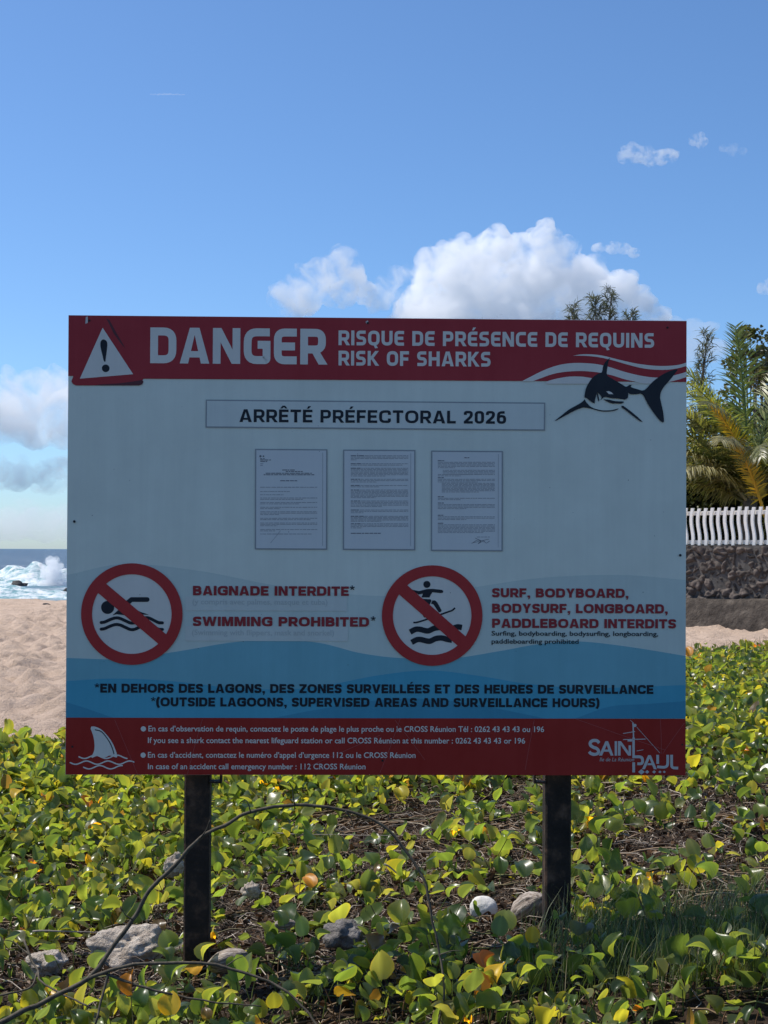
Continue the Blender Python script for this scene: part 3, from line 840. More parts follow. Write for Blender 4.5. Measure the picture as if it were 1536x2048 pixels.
# ---- prohibition discs
def K2(x, y): return (150 + x / 6.678, 1110 + y / 6.678)
def K3(x, y): return (750 + x / 6.678, 1120 + y / 6.678)
def disc(c, r, name):
    a = Art(5); a.circ(c[0], c[1], r - 1, 0, 72); a.put('disc_ground', [M_LET])
disc((264, 1228), 100.5, ''); disc((864.2, 1231), 100, '')
a = Art(7)
P2 = lambda l: [K2(*p) for p in l]
a.circ(*K2(438, 699), 13.1)
a.stroke(P2([(700, 700), (700, 640), (758, 594), (966, 594)]), 9.4, rnd=True)
a.poly(P2([(505, 803), (560, 750), (700, 640), (800, 720), (880, 760), (990, 797), (900, 795), (800, 830), (700, 810), (600, 795), (560, 790)]))
for dy in (0, 88):
    a.stroke(spline(P2([(352, 901 + dy), (400, 893 + dy), (470, 862 + dy), (540, 840 + dy), (600, 845 + dy), (680, 880 + dy), (740, 905 + dy), (800, 903 + dy), (870, 870 + dy), (940, 838 + dy), (1000, 845 + dy), (1070, 880 + dy), (1120, 902 + dy), (1168, 905 + dy)]), 4), 6.2, rnd=True)
a.put('swimmer_pictogram', [M_INK])
a = Art(7)
P3 = lambda l: [K3(*p) for p in l]
a.circ(*K3(692, 325), 7.0)
a.poly(P3([(495, 395), (585, 415), (690, 388), (770, 385), (890, 398), (912, 412), (905, 436), (880, 442), (765, 430), (745, 460), (725, 500), (620, 498), (640, 450), (580, 460), (520, 425)]))
a.poly(P3([(610, 516), (745, 524), (752, 548), (728, 598), (640, 545)]))
a.poly(P3([(765, 540), (800, 538), (828, 562), (888, 668), (880, 692), (850, 698), (780, 592), (748, 582)]))
a.poly(P3([(640, 745), (700, 700), (720, 730), (690, 768), (655, 766)]))
a.stroke(spline(P3([(512, 834), (560, 832), (640, 808), (760, 768), (880, 726), (980, 690), (1030, 672), (1068, 640)]), 4), 3.3)
wv = [(0, 0), (70, -36), (130, -38), (200, -20), (250, -18), (320, -50), (400, -60), (480, -40), (540, -30), (600, -60), (640, -70), (692, -62)]
a.stroke(spline(P3([(468 + x, 962 + y) for x, y in wv]), 4), 11.0)
a.stroke(spline(P3([(488 + x, 1100 + y) for x, y in wv[:9]]), 4), 11.0)
a.put('surfer_pictogram', [M_INK])
for (c, ro, ri, p0, p1) in (((264, 1228), 101.5, 79.5, (198, 1171), (332, 1284)), ((864.2, 1231), 100.5, 78.5, (800, 1174), (930, 1288))):
    a = Art(9); a.ring(*c, ri, ro); a.stroke([p0, p1], 24.5)
    a.put('prohibition_ring', [M_RING])

# ---- body lettering
for (x0, x1_, y0, y1) in ((371, 694, 1192.5, 1221), (371, 696, 1251, 1281.5)):
    a = Art(4); a.poly([(x0, y0), (x1_, y0 + 1), (x1_, y1 + 1), (x0, y1)]); a.put('cover_strip', [M_PATCH])
type_text('faded_lettering', '(y compris avec palmes, masque et tuba)', 385, 655, 1208.5, 11, 5, M_GHOST, off=0.01)
type_text('faded_lettering', '(Swimming with flippers, mask and snorkel)', 384, 668, 1270, 11, 5, M_GHOST, off=0.01)
OFFB = 0.038
square_text('body_lettering', 'BAIGNADE INTERDITE', 386, 697.5, 1190.5, 19, 6, M_TXTRED, th=.245, gap=.10, rr=.42, square=False)
square_text('body_lettering', 'SWIMMING PROHIBITED', 386, 738, 1252, 19, 6, M_TXTRED, th=.245, gap=.10, rr=.42, square=False)
for x_, y_ in ((699.5, 1190.5), (741.5, 1252)):
    square_text('footnote_mark', '*', x_, x_ + 9.5, y_, 19, 6, M_INK, th=.2)
square_text('body_lettering', 'SURF, BODYBOARD,', 984, 1256.5, 1194.5, 18.3, 6, M_TXTRED, th=.245, gap=.10, rr=.42, square=False)
square_text('body_lettering', 'BODYSURF, LONGBOARD,', 984, 1335, 1225.5, 18.5, 6, M_TXTRED, th=.245, gap=.10, rr=.42, square=False)
square_text('body_lettering', 'PADDLEBOARD INTERDITS', 984, 1351.5, 1255.5, 18.5, 6, M_TXTRED, th=.245, gap=.10, rr=.42, square=False)
type_text('body_lettering', 'Surfing, bodyboarding, bodysurfing, longboarding,', 983, 1316, 1271, 9.3, 6, M_INK, off=0.013)
type_text('body_lettering', 'paddleboarding prohibited', 983, 1157, 1287, 9.3, 6, M_INK, off=0.013)
square_text('body_lettering', '*EN DEHORS DES LAGONS, DES ZONES SURVEILLÉES ET DES HEURES DE SURVEILLANCE', 189.5, 1306.5, 1385, 18, 6, M_INK, th=.245, gap=.10, rr=.42, square=False)
square_text('body_lettering', '*(OUTSIDE LAGOONS, SUPERVISED AREAS AND SURVEILLANCE HOURS)', 302, 1198, 1412.5, 18, 6, M_INK, th=.245, gap=.10, rr=.42, square=False)
# ---- footer
for (txt, x0, x1_, y) in (('En cas d’observation de requin, contactez le poste de plage le plus proche ou le CROSS Réunion Tél : 0262 43 43 43 ou 196', 297, 1088, 1462.5),
                          ('If you see a shark contact the nearest lifeguard station or call CROSS Réunion at this number : 0262 43 43 43 or 196', 296, 1050, 1485.8),
                          ('En cas d’accident, contactez le numéro d’appel d’urgence 112 ou le CROSS Réunion', 296, 831, 1515),
                          ('In case of an accident call emergency number : 112 CROSS Réunion', 296, 731, 1538)):
    type_text('footer_lettering', txt, x0, x1_, y, 11.3, 6, M_LET, off=0.012)
for x, y in ((287, 1457.5), (286.5, 1510)):
    a = Art(6); a.circ(x, y, 5.2, 0, 20); a.put('bullet_dot', [M_LET])
def K4(x, y): return (120 + x / 2.4, 1090 + y / 2.4)
P4 = lambda l: [K4(*p) for p in l]
a = Art(6)
a.poly(P4(spline([(148, 882), (152, 871), (175, 873), (205, 890), (240, 930), (262, 970), (275, 1018), (240, 1010), (215, 1020), (180, 1012), (152, 1020), (165, 985), (166, 950), (160, 915), (148, 882)], 4)[:-1]))
for y0, xa, xb in ((1016, 92, 325), (1044, 50, 360), (1066, 114, 300)):
    a.stroke([K4(x, y0 + 8 * math.sin((x - xa) / 16.5)) for x in range(xa, xb, 5)], 2.6, rnd=True)
a.put('fin_pictogram', [M_LET])
a = Art(7); a.stroke(spline(P4([(168, 886), (200, 896), (232, 935), (250, 970), (260, 1003)]), 5), 1.9); a.put('fin_outline', [M_INK])
# ---- town logo: SAINT over PAUL sharing a ship's mast as the T
def K5(x, y): return (1150 + x / 6.678, 1430 + y / 6.678)
P5 = lambda l: [K5(*p) for p in l]
a = Art(6); TW = 6.2
a.stroke(spline(P5([(322, 372), (290, 342), (240, 340), (205, 362), (204, 400), (240, 428), (285, 445), (312, 475), (305, 508), (265, 524), (215, 515), (186, 488)]), 4), TW)
a.poly(P5([(318, 540), (405, 348), (440, 348), (512, 540), (474, 540), (452, 488), (385, 488), (394, 460), (442, 460), (422, 400), (360, 540)]))
a.poly(P5([(528, 348), (560, 348), (560, 540), (528, 540)]))
a.poly(P5([(572, 540), (572, 348), (612, 348), (714, 490), (714, 404), (746, 404), (746, 540), (708, 540), (606, 398), (606, 540)]))
a.poly(P5([(700, 330), (762, 330), (762, 352), (700, 352)]))
a.poly(P5([(764, 300), (796, 300), (796, 540), (764, 560)]))
a.stroke(fillet(P5([(764, 556), (900, 556), (900, 650), (830, 650)]), [0, 7, 7, 0]), 5.6)
a.poly(P5([(764, 630), (800, 630), (800, 765), (764, 765)]))
a.poly(P5([(892, 722), (975, 535), (1010, 535), (1090, 722), (1050, 722), (1028, 668), (965, 668), (972, 642), (1018, 642), (994, 580), (932, 722)]))
a.poly(P5([(1084, 530), (1120, 530), (1120, 650), (1084, 650)]))
a.stroke(fillet(P5([(1094, 690), (1236, 702), (1236, 530)]), [0, 10, 0]), 5.4)
a.stroke(fillet(P5([(1288, 530), (1288, 706), (1376, 706)]), [0, 6, 0]), 5.4)
for cx_, r_ in ((884, 44), (962, 28), (1054, 26), (1132, 22), (1190, 20)):
    a.poly(P5([(cx_ - r_, 758), (cx_, 758 - r_ * .82), (cx_ + r_, 758), (cx_, 758 + r_ * .82)]))
a.stroke(P5([(780, 310), (772, 100)]), 2.6); a.circ(*K5(798, 138), 3.3, 0, 16)
a.stroke(P5([(640, 246), (800, 218)]), 1.3); a.stroke(P5([(640, 326), (940, 320)]), 1.5); a.stroke(P5([(822, 478), (910, 462)]), 1.2)
a.stroke(P5([(772, 100), (735, 65)]), .8); a.stroke(P5([(822, 160), (1130, 505)]), .8)
a.put('town_logo', [M_BOXL])
type_text('logo_lettering', 'Ile de La Réunion', 1199, 1268, 1522.3, 7.5, 6, M_GHOST, off=0.0, shear=0.25)
# screws, chips, scratches
for x, y, r in ((149, 1043, 2.7), (1360, 1110.5, 2.7), (1334.5, 655.5, 2.2), (735.5, 646.5, 2.4), (179, 641.5, 2.4), (145, 1493, 2.2), (765, 1521, 2.3), (1364, 1489, 1.8)):
    a = Art(9); a.circ(x, y, r, 0, 14); a.put('screw', [m_hole])
rs = random.Random(5); a = Art(9)
for _ in range(46):
    x, y = rs.uniform(150, 1355), rs.uniform(770, 1330); a.circ(x, y, rs.uniform(0.3, 0.85), 0, 6)
tag(a.put('dirt_specks', [m_hole]), kind='stuff')
for (q0, q1) in (((230, 1440), (275, 1547)), ((405, 1438), (375, 1548)), ((1150, 1437), (1330, 1500)), ((1325, 1507), (1368, 1446)), ((1320, 1438), (1322, 1508)), ((800, 1438), (760, 1545)), ((1068, 1440), (1050, 1540)), ((790, 1440), (850, 1520)), ((600, 1540), (760, 1470))):
    a = Art(8); a.stroke([q0, ((q0[0] + q1[0]) / 2 + rs.uniform(-2, 2), (q0[1] + q1[1]) / 2), q1], 0.6)
    a.put('scratch', [M_SCR])
a = Art(8)
a.poly([(172, 634), (176, 633), (176, 646), (171, 648)]); a.put('chip', [M_BOXL])
a = Art(8); a.poly([(731, 644), (735, 641), (737, 643), (733, 648)]); a.put('chip', [M_BOXL])

# ---- posts and clips
def sign_local(px, py): x, z = S(px, py); return x, z + PZ
for (xa, xb, foot) in ((365, 416.5, 1975), (1095, 1147, 1885)):
    x0 = sign_local(xa, 1600)[0]; x1_ = sign_local(xb, 1600)[0]
    zf = sign_local(xa, foot)[1]
    m_ = MB()
    cxp, hw = (x0 + x1_) / 2, (x1_ - x0) / 2
    b_ = 0.006; y0, y1 = T + 0.034, T + 0.034 + 2 * hw
    prof = [(-hw + b_, y0), (hw - b_, y0), (hw, y0 + b_), (hw, y1 - b_), (hw - b_, y1), (-hw + b_, y1), (-hw, y1 - b_), (-hw, y0 + b_)]
    zs = [zf - 0.25, zf, zf + 0.2, 0.3, 0.6, 1.2, PZ + SH / 2 - 0.06]
    vs = [(cxp + px, py, z) for z in zs for px, py in prof]
    fs = [(k * 8 + i, k * 8 + (i + 1) % 8, (k + 1) * 8 + (i + 1) % 8, (k + 1) * 8 + i) for k in range(len(zs) - 1) for i in range(8)]
    fs += [tuple(range(8))[::-1], tuple((len(zs) - 1) * 8 + i for i in range(8))]
    m_.add(vs, fs)
    m_.build('post', M_METAL, sign)
    sgn = 1 if xa < 700 else -1
    xe = x1_ if sgn > 0 else x0
    z_t = sign_local(700, 1550)[1]
    m_ = MB()
    m_.box((xe + sgn * 0.018, T + 0.05, z_t - 0.031), (0.018, 0.02, 0.003))
    m_.box((xe + sgn * 0.036, T + 0.05, z_t + 0.0), (0.003, 0.02, 0.034))
    m_.box((xe + sgn * 0.018, T + 0.05, z_t + 0.0308), (0.018, 0.02, 0.003))
    m_.build('bracket', M_METAL, sign)

# ------------------------------------------------------------------ wall and fence on the right
WA, WB = Vector((3.0, 27.2, 0)), Vector((12.5, 18.6, 0))
_p0 = at(1376, 1249, 25.4); _p1 = at(1536, 1256, 24.2)
wd_ = Vector((_p1.x - _p0.x, _p1.y - _p0.y, 0)).normalized()
WA = Vector((_p0.x, _p0.y, 0)) - wd_ * 2.6
WL = 10.5
wn = Vector((wd_.y, -wd_.x, 0))            # towards the camera
if wn.y > 0: wn = -wn
ZB = 0.03                                   # foot of the footing
Z1 = CAM_Z - (1196 - 1101) / FPX * 24.8     # top of footing
Z2 = CAM_Z + (1101 - 1089) / FPX * 24.8     # top of stone wall
Z3 = CAM_Z + (1101 - 1011) / FPX * 24.8     # top of pickets
m_basalt, t, p, o = mat('basalt_rubble')
tc = t.nodes.new('ShaderNodeTexCoord')
a = node(t, 'ShaderNodeVertexColor', layer_name='tint')
n = node(t, 'ShaderNodeTexNoise', Scale=14, Detail=6); t.links.new(tc.outputs['Object'], n.inputs['Vector'])
mg = node(t, 'ShaderNodeMix', data_type='RGBA', blend_type='MULTIPLY'); mg.inputs[0].default_value = 1
t.links.new(a.outputs[0], mg.inputs[6]); t.links.new(ramp(t, n.outputs[0], [(0.3, (0.6, 0.6, 0.6)), (0.7, (1.3, 1.3, 1.3))]), mg.inputs[7])
t.links.new(mg.outputs[2], p.inputs['Base Color']); p.inputs['Roughness'].default_value = 0.85
b = node(t, 'ShaderNodeBump', Strength=0.7, Distance=0.02); t.links.new(n.outputs[0], b.inputs['Height']); t.links.new(b.outputs[0], p.inputs['Normal'])
wall = empty('stone_wall', WA + wd_ * WL / 2 + Vector((0, 0, ZB)))
tag(wall, 'dark basalt rubble wall on a smooth concrete footing under the white fence', 'wall')
def wl(u, v, z): return WA + wd_ * u + wn * v + Vector((0, 0, z)) - wall.location
nu, nv = 520, 58
V, C = [], []
for j in range(nv + 1):
    for i in range(nu + 1):
        u = WL * i / nu; z = Z1 + (Z2 - Z1) * j / nv
        q = Vector((u * 6.2, z * 6.8, 0.0))
        q += Vector((noise.noise(q * .6), noise.noise(q * .6 + Vector((9, 0, 0))), 0)) * .45
        d, pts = noise.voronoi(q)
        e = min(1.0, (d[1] - d[0]) * 2.6)
        hsh = noise.cell(pts[0] * 7.3)
        V.append(wl(u, 0.065 * e ** 0.5 + 0.03 * hsh + 0.03 * noise.noise(q * 2.3) + .012 * noise.noise(q * 6), z))
        s_ = 0.085 + 0.05 * hsh
        k = 0.7 + 0.3 * min(1, e * 1.6)
        C.append((s_ * k * .92, s_ * k * .72, s_ * k * .6))
I = np.arange((nu + 1) * (nv + 1)).reshape(nv + 1, nu + 1)
F = np.stack([I[:-1, :-1], I[:-1, 1:], I[1:, 1:], I[1:, :-1]], -1).reshape(-1, 4)
link_mesh('stone_face', np_mesh('stone_face', V, F, C), m_basalt, wall)
m_core = noise_mat('old_mortar', [(0.3, (0.06, 0.055, 0.05)), (0.7, (0.14, 0.13, 0.12))], 6, 0.9, 0.4)
m_conc = noise_mat('weathered_concrete', [(0.3, (0.032, 0.025, 0.02)), (0.5, (0.07, 0.056, 0.045)), (0.72, (0.14, 0.115, 0.092))], 5, 0.9, 1.0, 14, dist=.06)
m_ = MB(); c8 = [wl(u, v, z) for z in (ZB + 0.4, Z2 + 0.015) for u, v in ((0, -0.4), (WL, -0.4), (WL, 0.03), (0, 0.03))]
m_.add(c8, [(3, 2, 1, 0), (4, 5, 6, 7), (0, 1, 5, 4), (1, 2, 6, 5), (2, 3, 7, 6), (3, 0, 4, 7)]); m_.build('wall_core', m_core, wall)
m_ = MB(); n_ = 60; rows = []
for k, (v0, zz) in enumerate(((0.62, ZB - 0.35), (0.46, ZB + 0.12), (0.34, Z1 - 0.10), (0.24, Z1 + 0.012), (0.0, Z1 + 0.03))):
    for i in range(n_ + 1):
        u = WL * i / n_
        m_.v.append(tuple(wl(u, v0 + 0.05 * fbm((u * .9, k * .6, 2), 3), zz + 0.03 * fbm((u * .8, k, 7), 3))))
for k in range(4):
    for i in range(n_): m_.f.append([k * (n_ + 1) + i, k * (n_ + 1) + i + 1, (k + 1) * (n_ + 1) + i + 1, (k + 1) * (n_ + 1) + i]); m_.m.append(0)
m_.build('footing', m_conc, wall, smooth_=True)

m_wp = noise_mat('white_fence_paint', [(0.3, (0.78, 0.75, 0.70)), (0.7, (0.88, 0.86, 0.82))], 5, 0.55, 0.15, 20)
fz = Z2 + 0.02
fence = empty('picket_fence', WA + wd_ * WL / 2 + Vector((0, 0, fz)))
tag(fence, 'white fence of wavy pickets on two rails standing on the stone wall', 'fence')
def fl(u, v, z): return WA + wd_ * u + wn * v + Vector((0, 0, z)) - fence.location
_sp = (Vector((_p1.x, _p1.y, 0)) - Vector((_p0.x, _p0.y, 0))).length * 13.8 / 160
m_ = MB()
hgt = Z3 - fz
for zz, th in ((fz + 0.05, 0.035), (fz + hgt * 0.86, 0.035)):
    mr = MB()
    c8 = [fl(u, v, z) for z in (zz - th, zz + th) for u, v in ((0, -0.22), (WL, -0.22), (WL, -0.15), (0, -0.15))]
    mr.add(c8, [(3, 2, 1, 0), (4, 5, 6, 7), (0, 1, 5, 4), (1, 2, 6, 5), (2, 3, 7, 6), (3, 0, 4, 7)]); mr.build('rail', m_wp, fence)
def picket_mesh():
    m_ = MB(); n_ = 14; hw = _sp * 0.20
    for i in range(n_ + 1):
        s_ = i / n_
        ox = 0.021 * math.sin(s_ * 2 * math.pi + 0.5)
        z = hgt * s_
        for du, dv in ((-hw, 0.016), (hw, 0.016), (hw, -0.016), (-hw, -0.016)):
            q = wd_ * (ox + du) + wn * (dv - 0.115) + Vector((0, 0, z)); m_.v.append(tuple(q))
    for i in range(n_):
        for k in range(4): m_.f.append([i * 4 + k, i * 4 + (k + 1) % 4, i * 4 + 4 + (k + 1) % 4, i * 4 + 4 + k]); m_.m.append(0)
    m_.f += [[3, 2, 1, 0], [n_ * 4, n_ * 4 + 1, n_ * 4 + 2, n_ * 4 + 3]]; m_.m += [0, 0]
    return m_
pk0 = picket_mesh().build('picket', m_wp, fence)
pk0.location = fl(0.1, 0, fz)
k = 1
while 0.1 + k * _sp < WL:
    c = pk0.copy(); COL.objects.link(c); c.parent = fence; c.location = fl(0.1 + k * _sp, 0, fz + random.uniform(-.008, .012)); k += 1

# ------------------------------------------------------------------ foliage helpers
def leaf_template(rows, cols):
    """outline of a round notched leaf; returns (k,3) as x, y, edge flag and faces"""
    P, Fc = [], []
    for v in rows:
        wv_ = (math.sin(math.pi * min(0.97, 0.06 + 0.90 * v) ** 0.85)) ** 0.62
        for u in cols:
            notch = 0.10 * (max(0.0, v - 0.6) / 0.4) ** 2 * (1 - min(1, abs(u) / 0.55))
            lobe = -0.10 * v * v * max(0, abs(u) - 0.6) / 0.4
            P.append((u * wv_ * 0.47, v - notch + lobe * .5, u))
    nc = len(cols)
    for r in range(len(rows) - 1):
        for c in range(nc - 1): Fc.append((r * nc + c, r * nc + c + 1, (r + 1) * nc + c + 1, (r + 1) * nc + c))
    return np.array(P), np.array(Fc)

def leaves(pos, az, inc, roll, size, fold, curl, col, tpl, wave_=None):
    P, Fc = tpl
    n = len(pos); k = len(P)
    d = np.stack([np.cos(inc) * np.cos(az), np.cos(inc) * np.sin(az), np.sin(inc)], 1)
    nr = np.stack([-np.sin(inc) * np.cos(az), -np.sin(inc) * np.sin(az), np.cos(inc)], 1)
    sd_ = np.cross(d, nr)
    c, s = np.cos(roll)[:, None], np.sin(roll)[:, None]
    sd_, nr = sd_ * c + nr * s, nr * c - sd_ * s
    x, y, u = P[:, 0], P[:, 1], P[:, 2]
    zz = np.abs(x)[None] * fold[:, None] * 1.6 - curl[:, None] * (y[None] - 0.35) ** 2 * 1.1
    if wave_ is not None: zz = zz + wave_[:, None] * np.sin(y[None] * 7 + u[None] * 2) * np.abs(u[None]) * 0.07
    xs_ = x[None] * np.cos(np.clip(fold, -.9, 1.2))[:, None] * rng.uniform(.78, 1.12, n)[:, None]
    V = pos[:, None] + size[:, None, None] * (sd_[:, None] * xs_[..., None] + d[:, None] * np.broadcast_to(y, (n, k))[..., None] + nr[:, None] * zz[..., None])
    Fq = (Fc[None] + (np.arange(n) * k)[:, None, None]).reshape(-1, 4)
    vein = np.where(np.abs(u) < 0.05, 1.3, 1.0)
    Cc = col[:, None, :] * vein[None, :, None]
    rim = (np.abs(u) > .95) | (y > .99)
    Cc = np.where(rim[None, :, None], Cc * np.array([1.45, 1.2, .9]), Cc)  # yellowish leaf edge, with its yellow-lit margin painted into the colour
    return V.reshape(-1, 3), Fq, Cc.reshape(-1, 3)

def tubes_np(segs, n=3):
    """segs: list of (polyline, r0, r1, colour) -> arrays"""
    V, Fq, Cc = [], [], []
    b = 0
    for pts, r0, r1, col in segs:
        m = len(pts)
        for i, p in enumerate(pts):
            t_ = np.array(pts[min(i + 1, m - 1)]) - np.array(pts[max(0, i - 1)])
            t_ = t_ / (np.linalg.norm(t_) + 1e-9)
            a = np.cross(t_, (0.21, 0.33, 0.92)); a /= (np.linalg.norm(a) + 1e-9); bb = np.cross(t_, a)
            r = r0 + (r1 - r0) * i / max(1, m - 1)
            for q in range(n):
                an = 2 * math.pi * q / n
                V.append(np.array(p) + r * (a * math.cos(an) + bb * math.sin(an))); Cc.append(col)
        for i in range(m - 1):
            for q in range(n): Fq.append((b + i * n + q, b + i * n + (q + 1) % n, b + (i + 1) * n + (q + 1) % n, b + (i + 1) * n + q))
        b += m * n
    return np.array(V), np.array(Fq), np.array(Cc)

def merge(parts):
    V, Fq, Cc = [], [], []; b = 0
    for v, f, c in parts:
        if len(v) == 0: continue
        V.append(v); Fq.append(f + b); Cc.append(c); b += len(v)
    return np.concatenate(V), np.concatenate(Fq), np.concatenate(Cc)

TPL_HI = leaf_template([0, .12, .3, .5, .7, .87, 1.0], [-1, -.72, -.36, 0, .36, .72, 1])
TPL_LO = leaf_template([0, .22, .55, .85, 1.0], [-1, -.5, 0, .5, 1])
M_LEAF = tint_mat('beach_vine_leaf', rough=0.29, trans=0.58, tboost=(3.1, 2.65, 0.85), spec=0.6)
M_STEM = tint_mat('vine_stem', rough=0.7, spec=0.25)
GREENS = np.array([(.085, .14, .032), (.11, .165, .036), (.06, .105, .030), (.135, .18, .040), (.09, .13, .045), (.165, .195, .045), (.07, .11, .05), (.15, .165, .06)])
def leaf_colours(n, yel=0.008):
    c = (GREENS[rng.integers(0, len(GREENS), n)] + np.array([.006, .006, .012])) * rng.uniform(0.75, 1.2, (n, 1))
    r = rng.random(n)
    c[r < 0.05] = np.array((.23, .235, .045)) * rng.uniform(.8, 1.1, ((r < .05).sum(), 1))
    q = (r > .05) & (r < .068); c[q] = np.array((.15, .10, .045)) * rng.uniform(.6, 1.2, (q.sum(), 1))
    c[r < yel] = np.array((.62, .36, .025)) * rng.uniform(.7, 1.1, ((r < yel).sum(), 1))
    c[r < yel * .3] = np.array((.35, .13, .03))
    return c

# ------------------------------------------------------------------ beach vine carpet
def bare(x, y):
    """0..1, how bare the ground is (litter showing between the posts and to their right)"""
    n_ = noise.noise((x * 1.5 + 4, y * 1.1, 0.3)) * .5 + 0.35 * noise.noise((x * 3.7, y * 3.0, 2.2))
    k = smooth(4.4, 4.65, y) * (1 - smooth(7.0, 8.2, y))
    side = 0.82 if x < -0.45 else 1.0
    if x < -0.45: k = smooth(4.3, 4.6, y) * (1 - smooth(6.0, 6.9, y))
    g = smooth(-0.45, 0.25, n_ + 0.22 * side)
    return k * (0.55 + 0.45 * g) * side + (1 - k) * 0.22 * smooth(0.15, 0.5, n_)
leafpos, leafaz, leafinc, leafsz, leafnear, segs = [], [], [], [], [], []
area_pts = []
y = 3.55
while y < 19.5:
    dy = 0.25
    hw = 0.27 * (y + dy) + (0.9 if y < 8 else 1.2)
    lam = (85 if y < 8 else (66 if y < 12 else 46)) * dy * 2 * hw
    for _ in range(rng.poisson(lam)):
        area_pts.append((rng.uniform(-hw, hw), y + rng.uniform(0, dy)))
    y += dy
KEEP = ((-.85, 4.95, .15), (.345, 5.05, .075), (.50, 5.0, .085), (-.53, 5.45, .05), (-1.14, 4.85, .07), (-.13, 4.82, .07))
for (x, y) in area_pts:
    if y > CARPET_END(x) + 0.5 * noise.noise((x * 1.3, y * 1.3, 4)) + 0.2: continue
    bq = bare(x, y)
    if random.random() < bq * 0.8: continue
    if 4.15 < y < 4.66 and abs(x + .58) < .17: continue
    if y < 4.9 and random.random() < .22: continue
    if 4.2 < y < 4.68 and abs(x - .57) < .2 and random.random() < .8: continue
    if y < 4.5 and x > .62 and random.random() < .45: continue
    if 1.5 < y < 3.75 and random.random() < 0.2: continue
    dense = 1 - bq
    a0 = random.uniform(0, 2 * math.pi)
    nn = random.randint(5, 9) if y < 8 else random.randint(6, 10)
    z0 = gz(x, y)
    lift = 0.04 + (0.09 if y > 7 else 0.065) * dense * (0.6 + 0.6 * noise.noise((x * .9, y * .9, 7)))
    px_, py_ = x, y
    run = [(x, y, z0 + 0.01)]
    for k in range(nn):
        st = random.uniform(0.03, 0.075)
        a0 += random.gauss(0, 0.35)
        px_ += math.cos(a0) * st; py_ += math.sin(a0) * st
        zg = gz(px_, py_)
        run.append((px_, py_, zg + 0.012 + 0.02 * random.random()))
        az = a0 + (1 if k % 2 else -1) * random.uniform(0.3, 1.6)
        inc = R_(random.gauss(42, 26))
        hh = max(0.015, random.gauss(lift, 0.035))
        if random.random() < .9 and any(abs(px_ - cx_) < w2 and cy_ - .5 < py_ < cy_ + .12 for cx_, cy_, w2 in KEEP): continue   # leaves part round the stones
        lx, ly = px_ + math.cos(az) * hh * .35, py_ + math.sin(az) * hh * .35
        leafpos.append((lx, ly, zg + hh)); leafaz.append(az + random.gauss(0, .3)); leafinc.append(inc)
        leafsz.append((random.uniform(0.036, 0.074) if random.random() < .78 else random.uniform(.07, .095)) * (.74 if y < 4.0 else (.95 if y < 8 else 1.12))); leafnear.append(y < 7.2)
        if y < 6.6:
            cst = (.10, .13, .03) if random.random() < .7 else (.16, .09, .045)
            segs.append(([(px_, py_, zg + 0.012), (px_ + math.cos(az) * hh * .1, py_ + math.sin(az) * hh * .1, zg + hh * .55), (lx, ly, zg + hh)], 0.0024, 0.0016, cst))
    if y < 7.5: segs.append((run, 0.0038, 0.003, (.17, .115, .065) if random.random() < .6 else (.14, .15, .05)))
for _ in range(95):                          # long creeping stems over the open litter
    y = random.uniform(4.4, 8.2); x = random.uniform(-.3 * y, .3 * y); a0 = random.choice((0, math.pi)) + random.gauss(0, .5)
    run = []
    for k in range(random.randint(12, 34)):
        run.append((x, y, gz(x, y) + .014 + .02 * random.random()))
        x += math.cos(a0) * .055; y += math.sin(a0) * .055; a0 += random.gauss(0, .16)
    c = random.choice(((.20, .13, .075), (.28, .20, .13), (.12, .10, .05), (.34, .27, .19)))
    segs.append((run, random.uniform(.003, .0052), .0022, c))
leafpos = np.array(leafpos); leafaz = np.array(leafaz); leafinc = np.array(leafinc); leafsz = np.array(leafsz); leafnear = np.array(leafnear)
col = leaf_colours(len(leafpos))
parts = []
for msk, tpl in ((leafnear, TPL_HI), (~leafnear, TPL_LO)):
    n = int(msk.sum())
    parts.append(leaves(leafpos[msk], leafaz[msk], leafinc[msk], rng.normal(0, .45, n), leafsz[msk], np.clip(rng.normal(.32, .3, n), -.3, 1.1), rng.normal(.35, .45, n), col[msk], tpl, rng.normal(0, 1, n)))
V, Fq, Cc = merge(parts)
print('vine leaves', len(leafpos), 'faces', len(Fq))
tag(link_mesh('beach_vines', np_mesh('beach_vines', V, Fq, Cc), M_LEAF), 'carpet of round green beach vine leaves over the sand', 'ground cover', kind='stuff')
V, Fq, Cc = tubes_np(segs)
tag(link_mesh('vine_runners', np_mesh('vine_runners', V, Fq, Cc), M_STEM), 'thin runners and leaf stalks of the beach vines', 'ground cover', kind='stuff')

# litter: sticks and dead leaf flakes
segs = []; flp = []
for _ in range(24000):
    y = rng.uniform(3.9, 9.0); hw = .27 * y + .5; x = rng.uniform(-hw, hw)
    if random.random() > 0.25 + bare(x, y): continue
    z = ground(x, y)
    a0 = random.uniform(0, 6.28); L = random.uniform(.03, .17) * random.random() ** .4
    g = random.random()
    c = (.055, .04, .03) if g < .4 else ((.19, .145, .11) if g < .75 else (.50, .42, .34))
    bend = random.gauss(0, .25); tilt = random.uniform(-.02, .25) * L
    mid = (x + math.cos(a0 + bend) * L * .5, y + math.sin(a0 + bend) * L * .5, z + .010 + tilt * .5 + random.random() * .02)
    segs.append(([(x, y, z + .004), mid, (x + math.cos(a0) * L, y + math.sin(a0) * L, z + .008 + tilt)], random.uniform(.0010, .0032), .0009, c))
    flp.append((x + random.gauss(0, .05), y + random.gauss(0, .05)))
V, Fq, Cc = tubes_np(segs)
tag(link_mesh('dry_twigs', np_mesh('dry_twigs', V, Fq, Cc), M_STEM), 'scattered dry twigs in the dark litter', 'litter', kind='stuff')
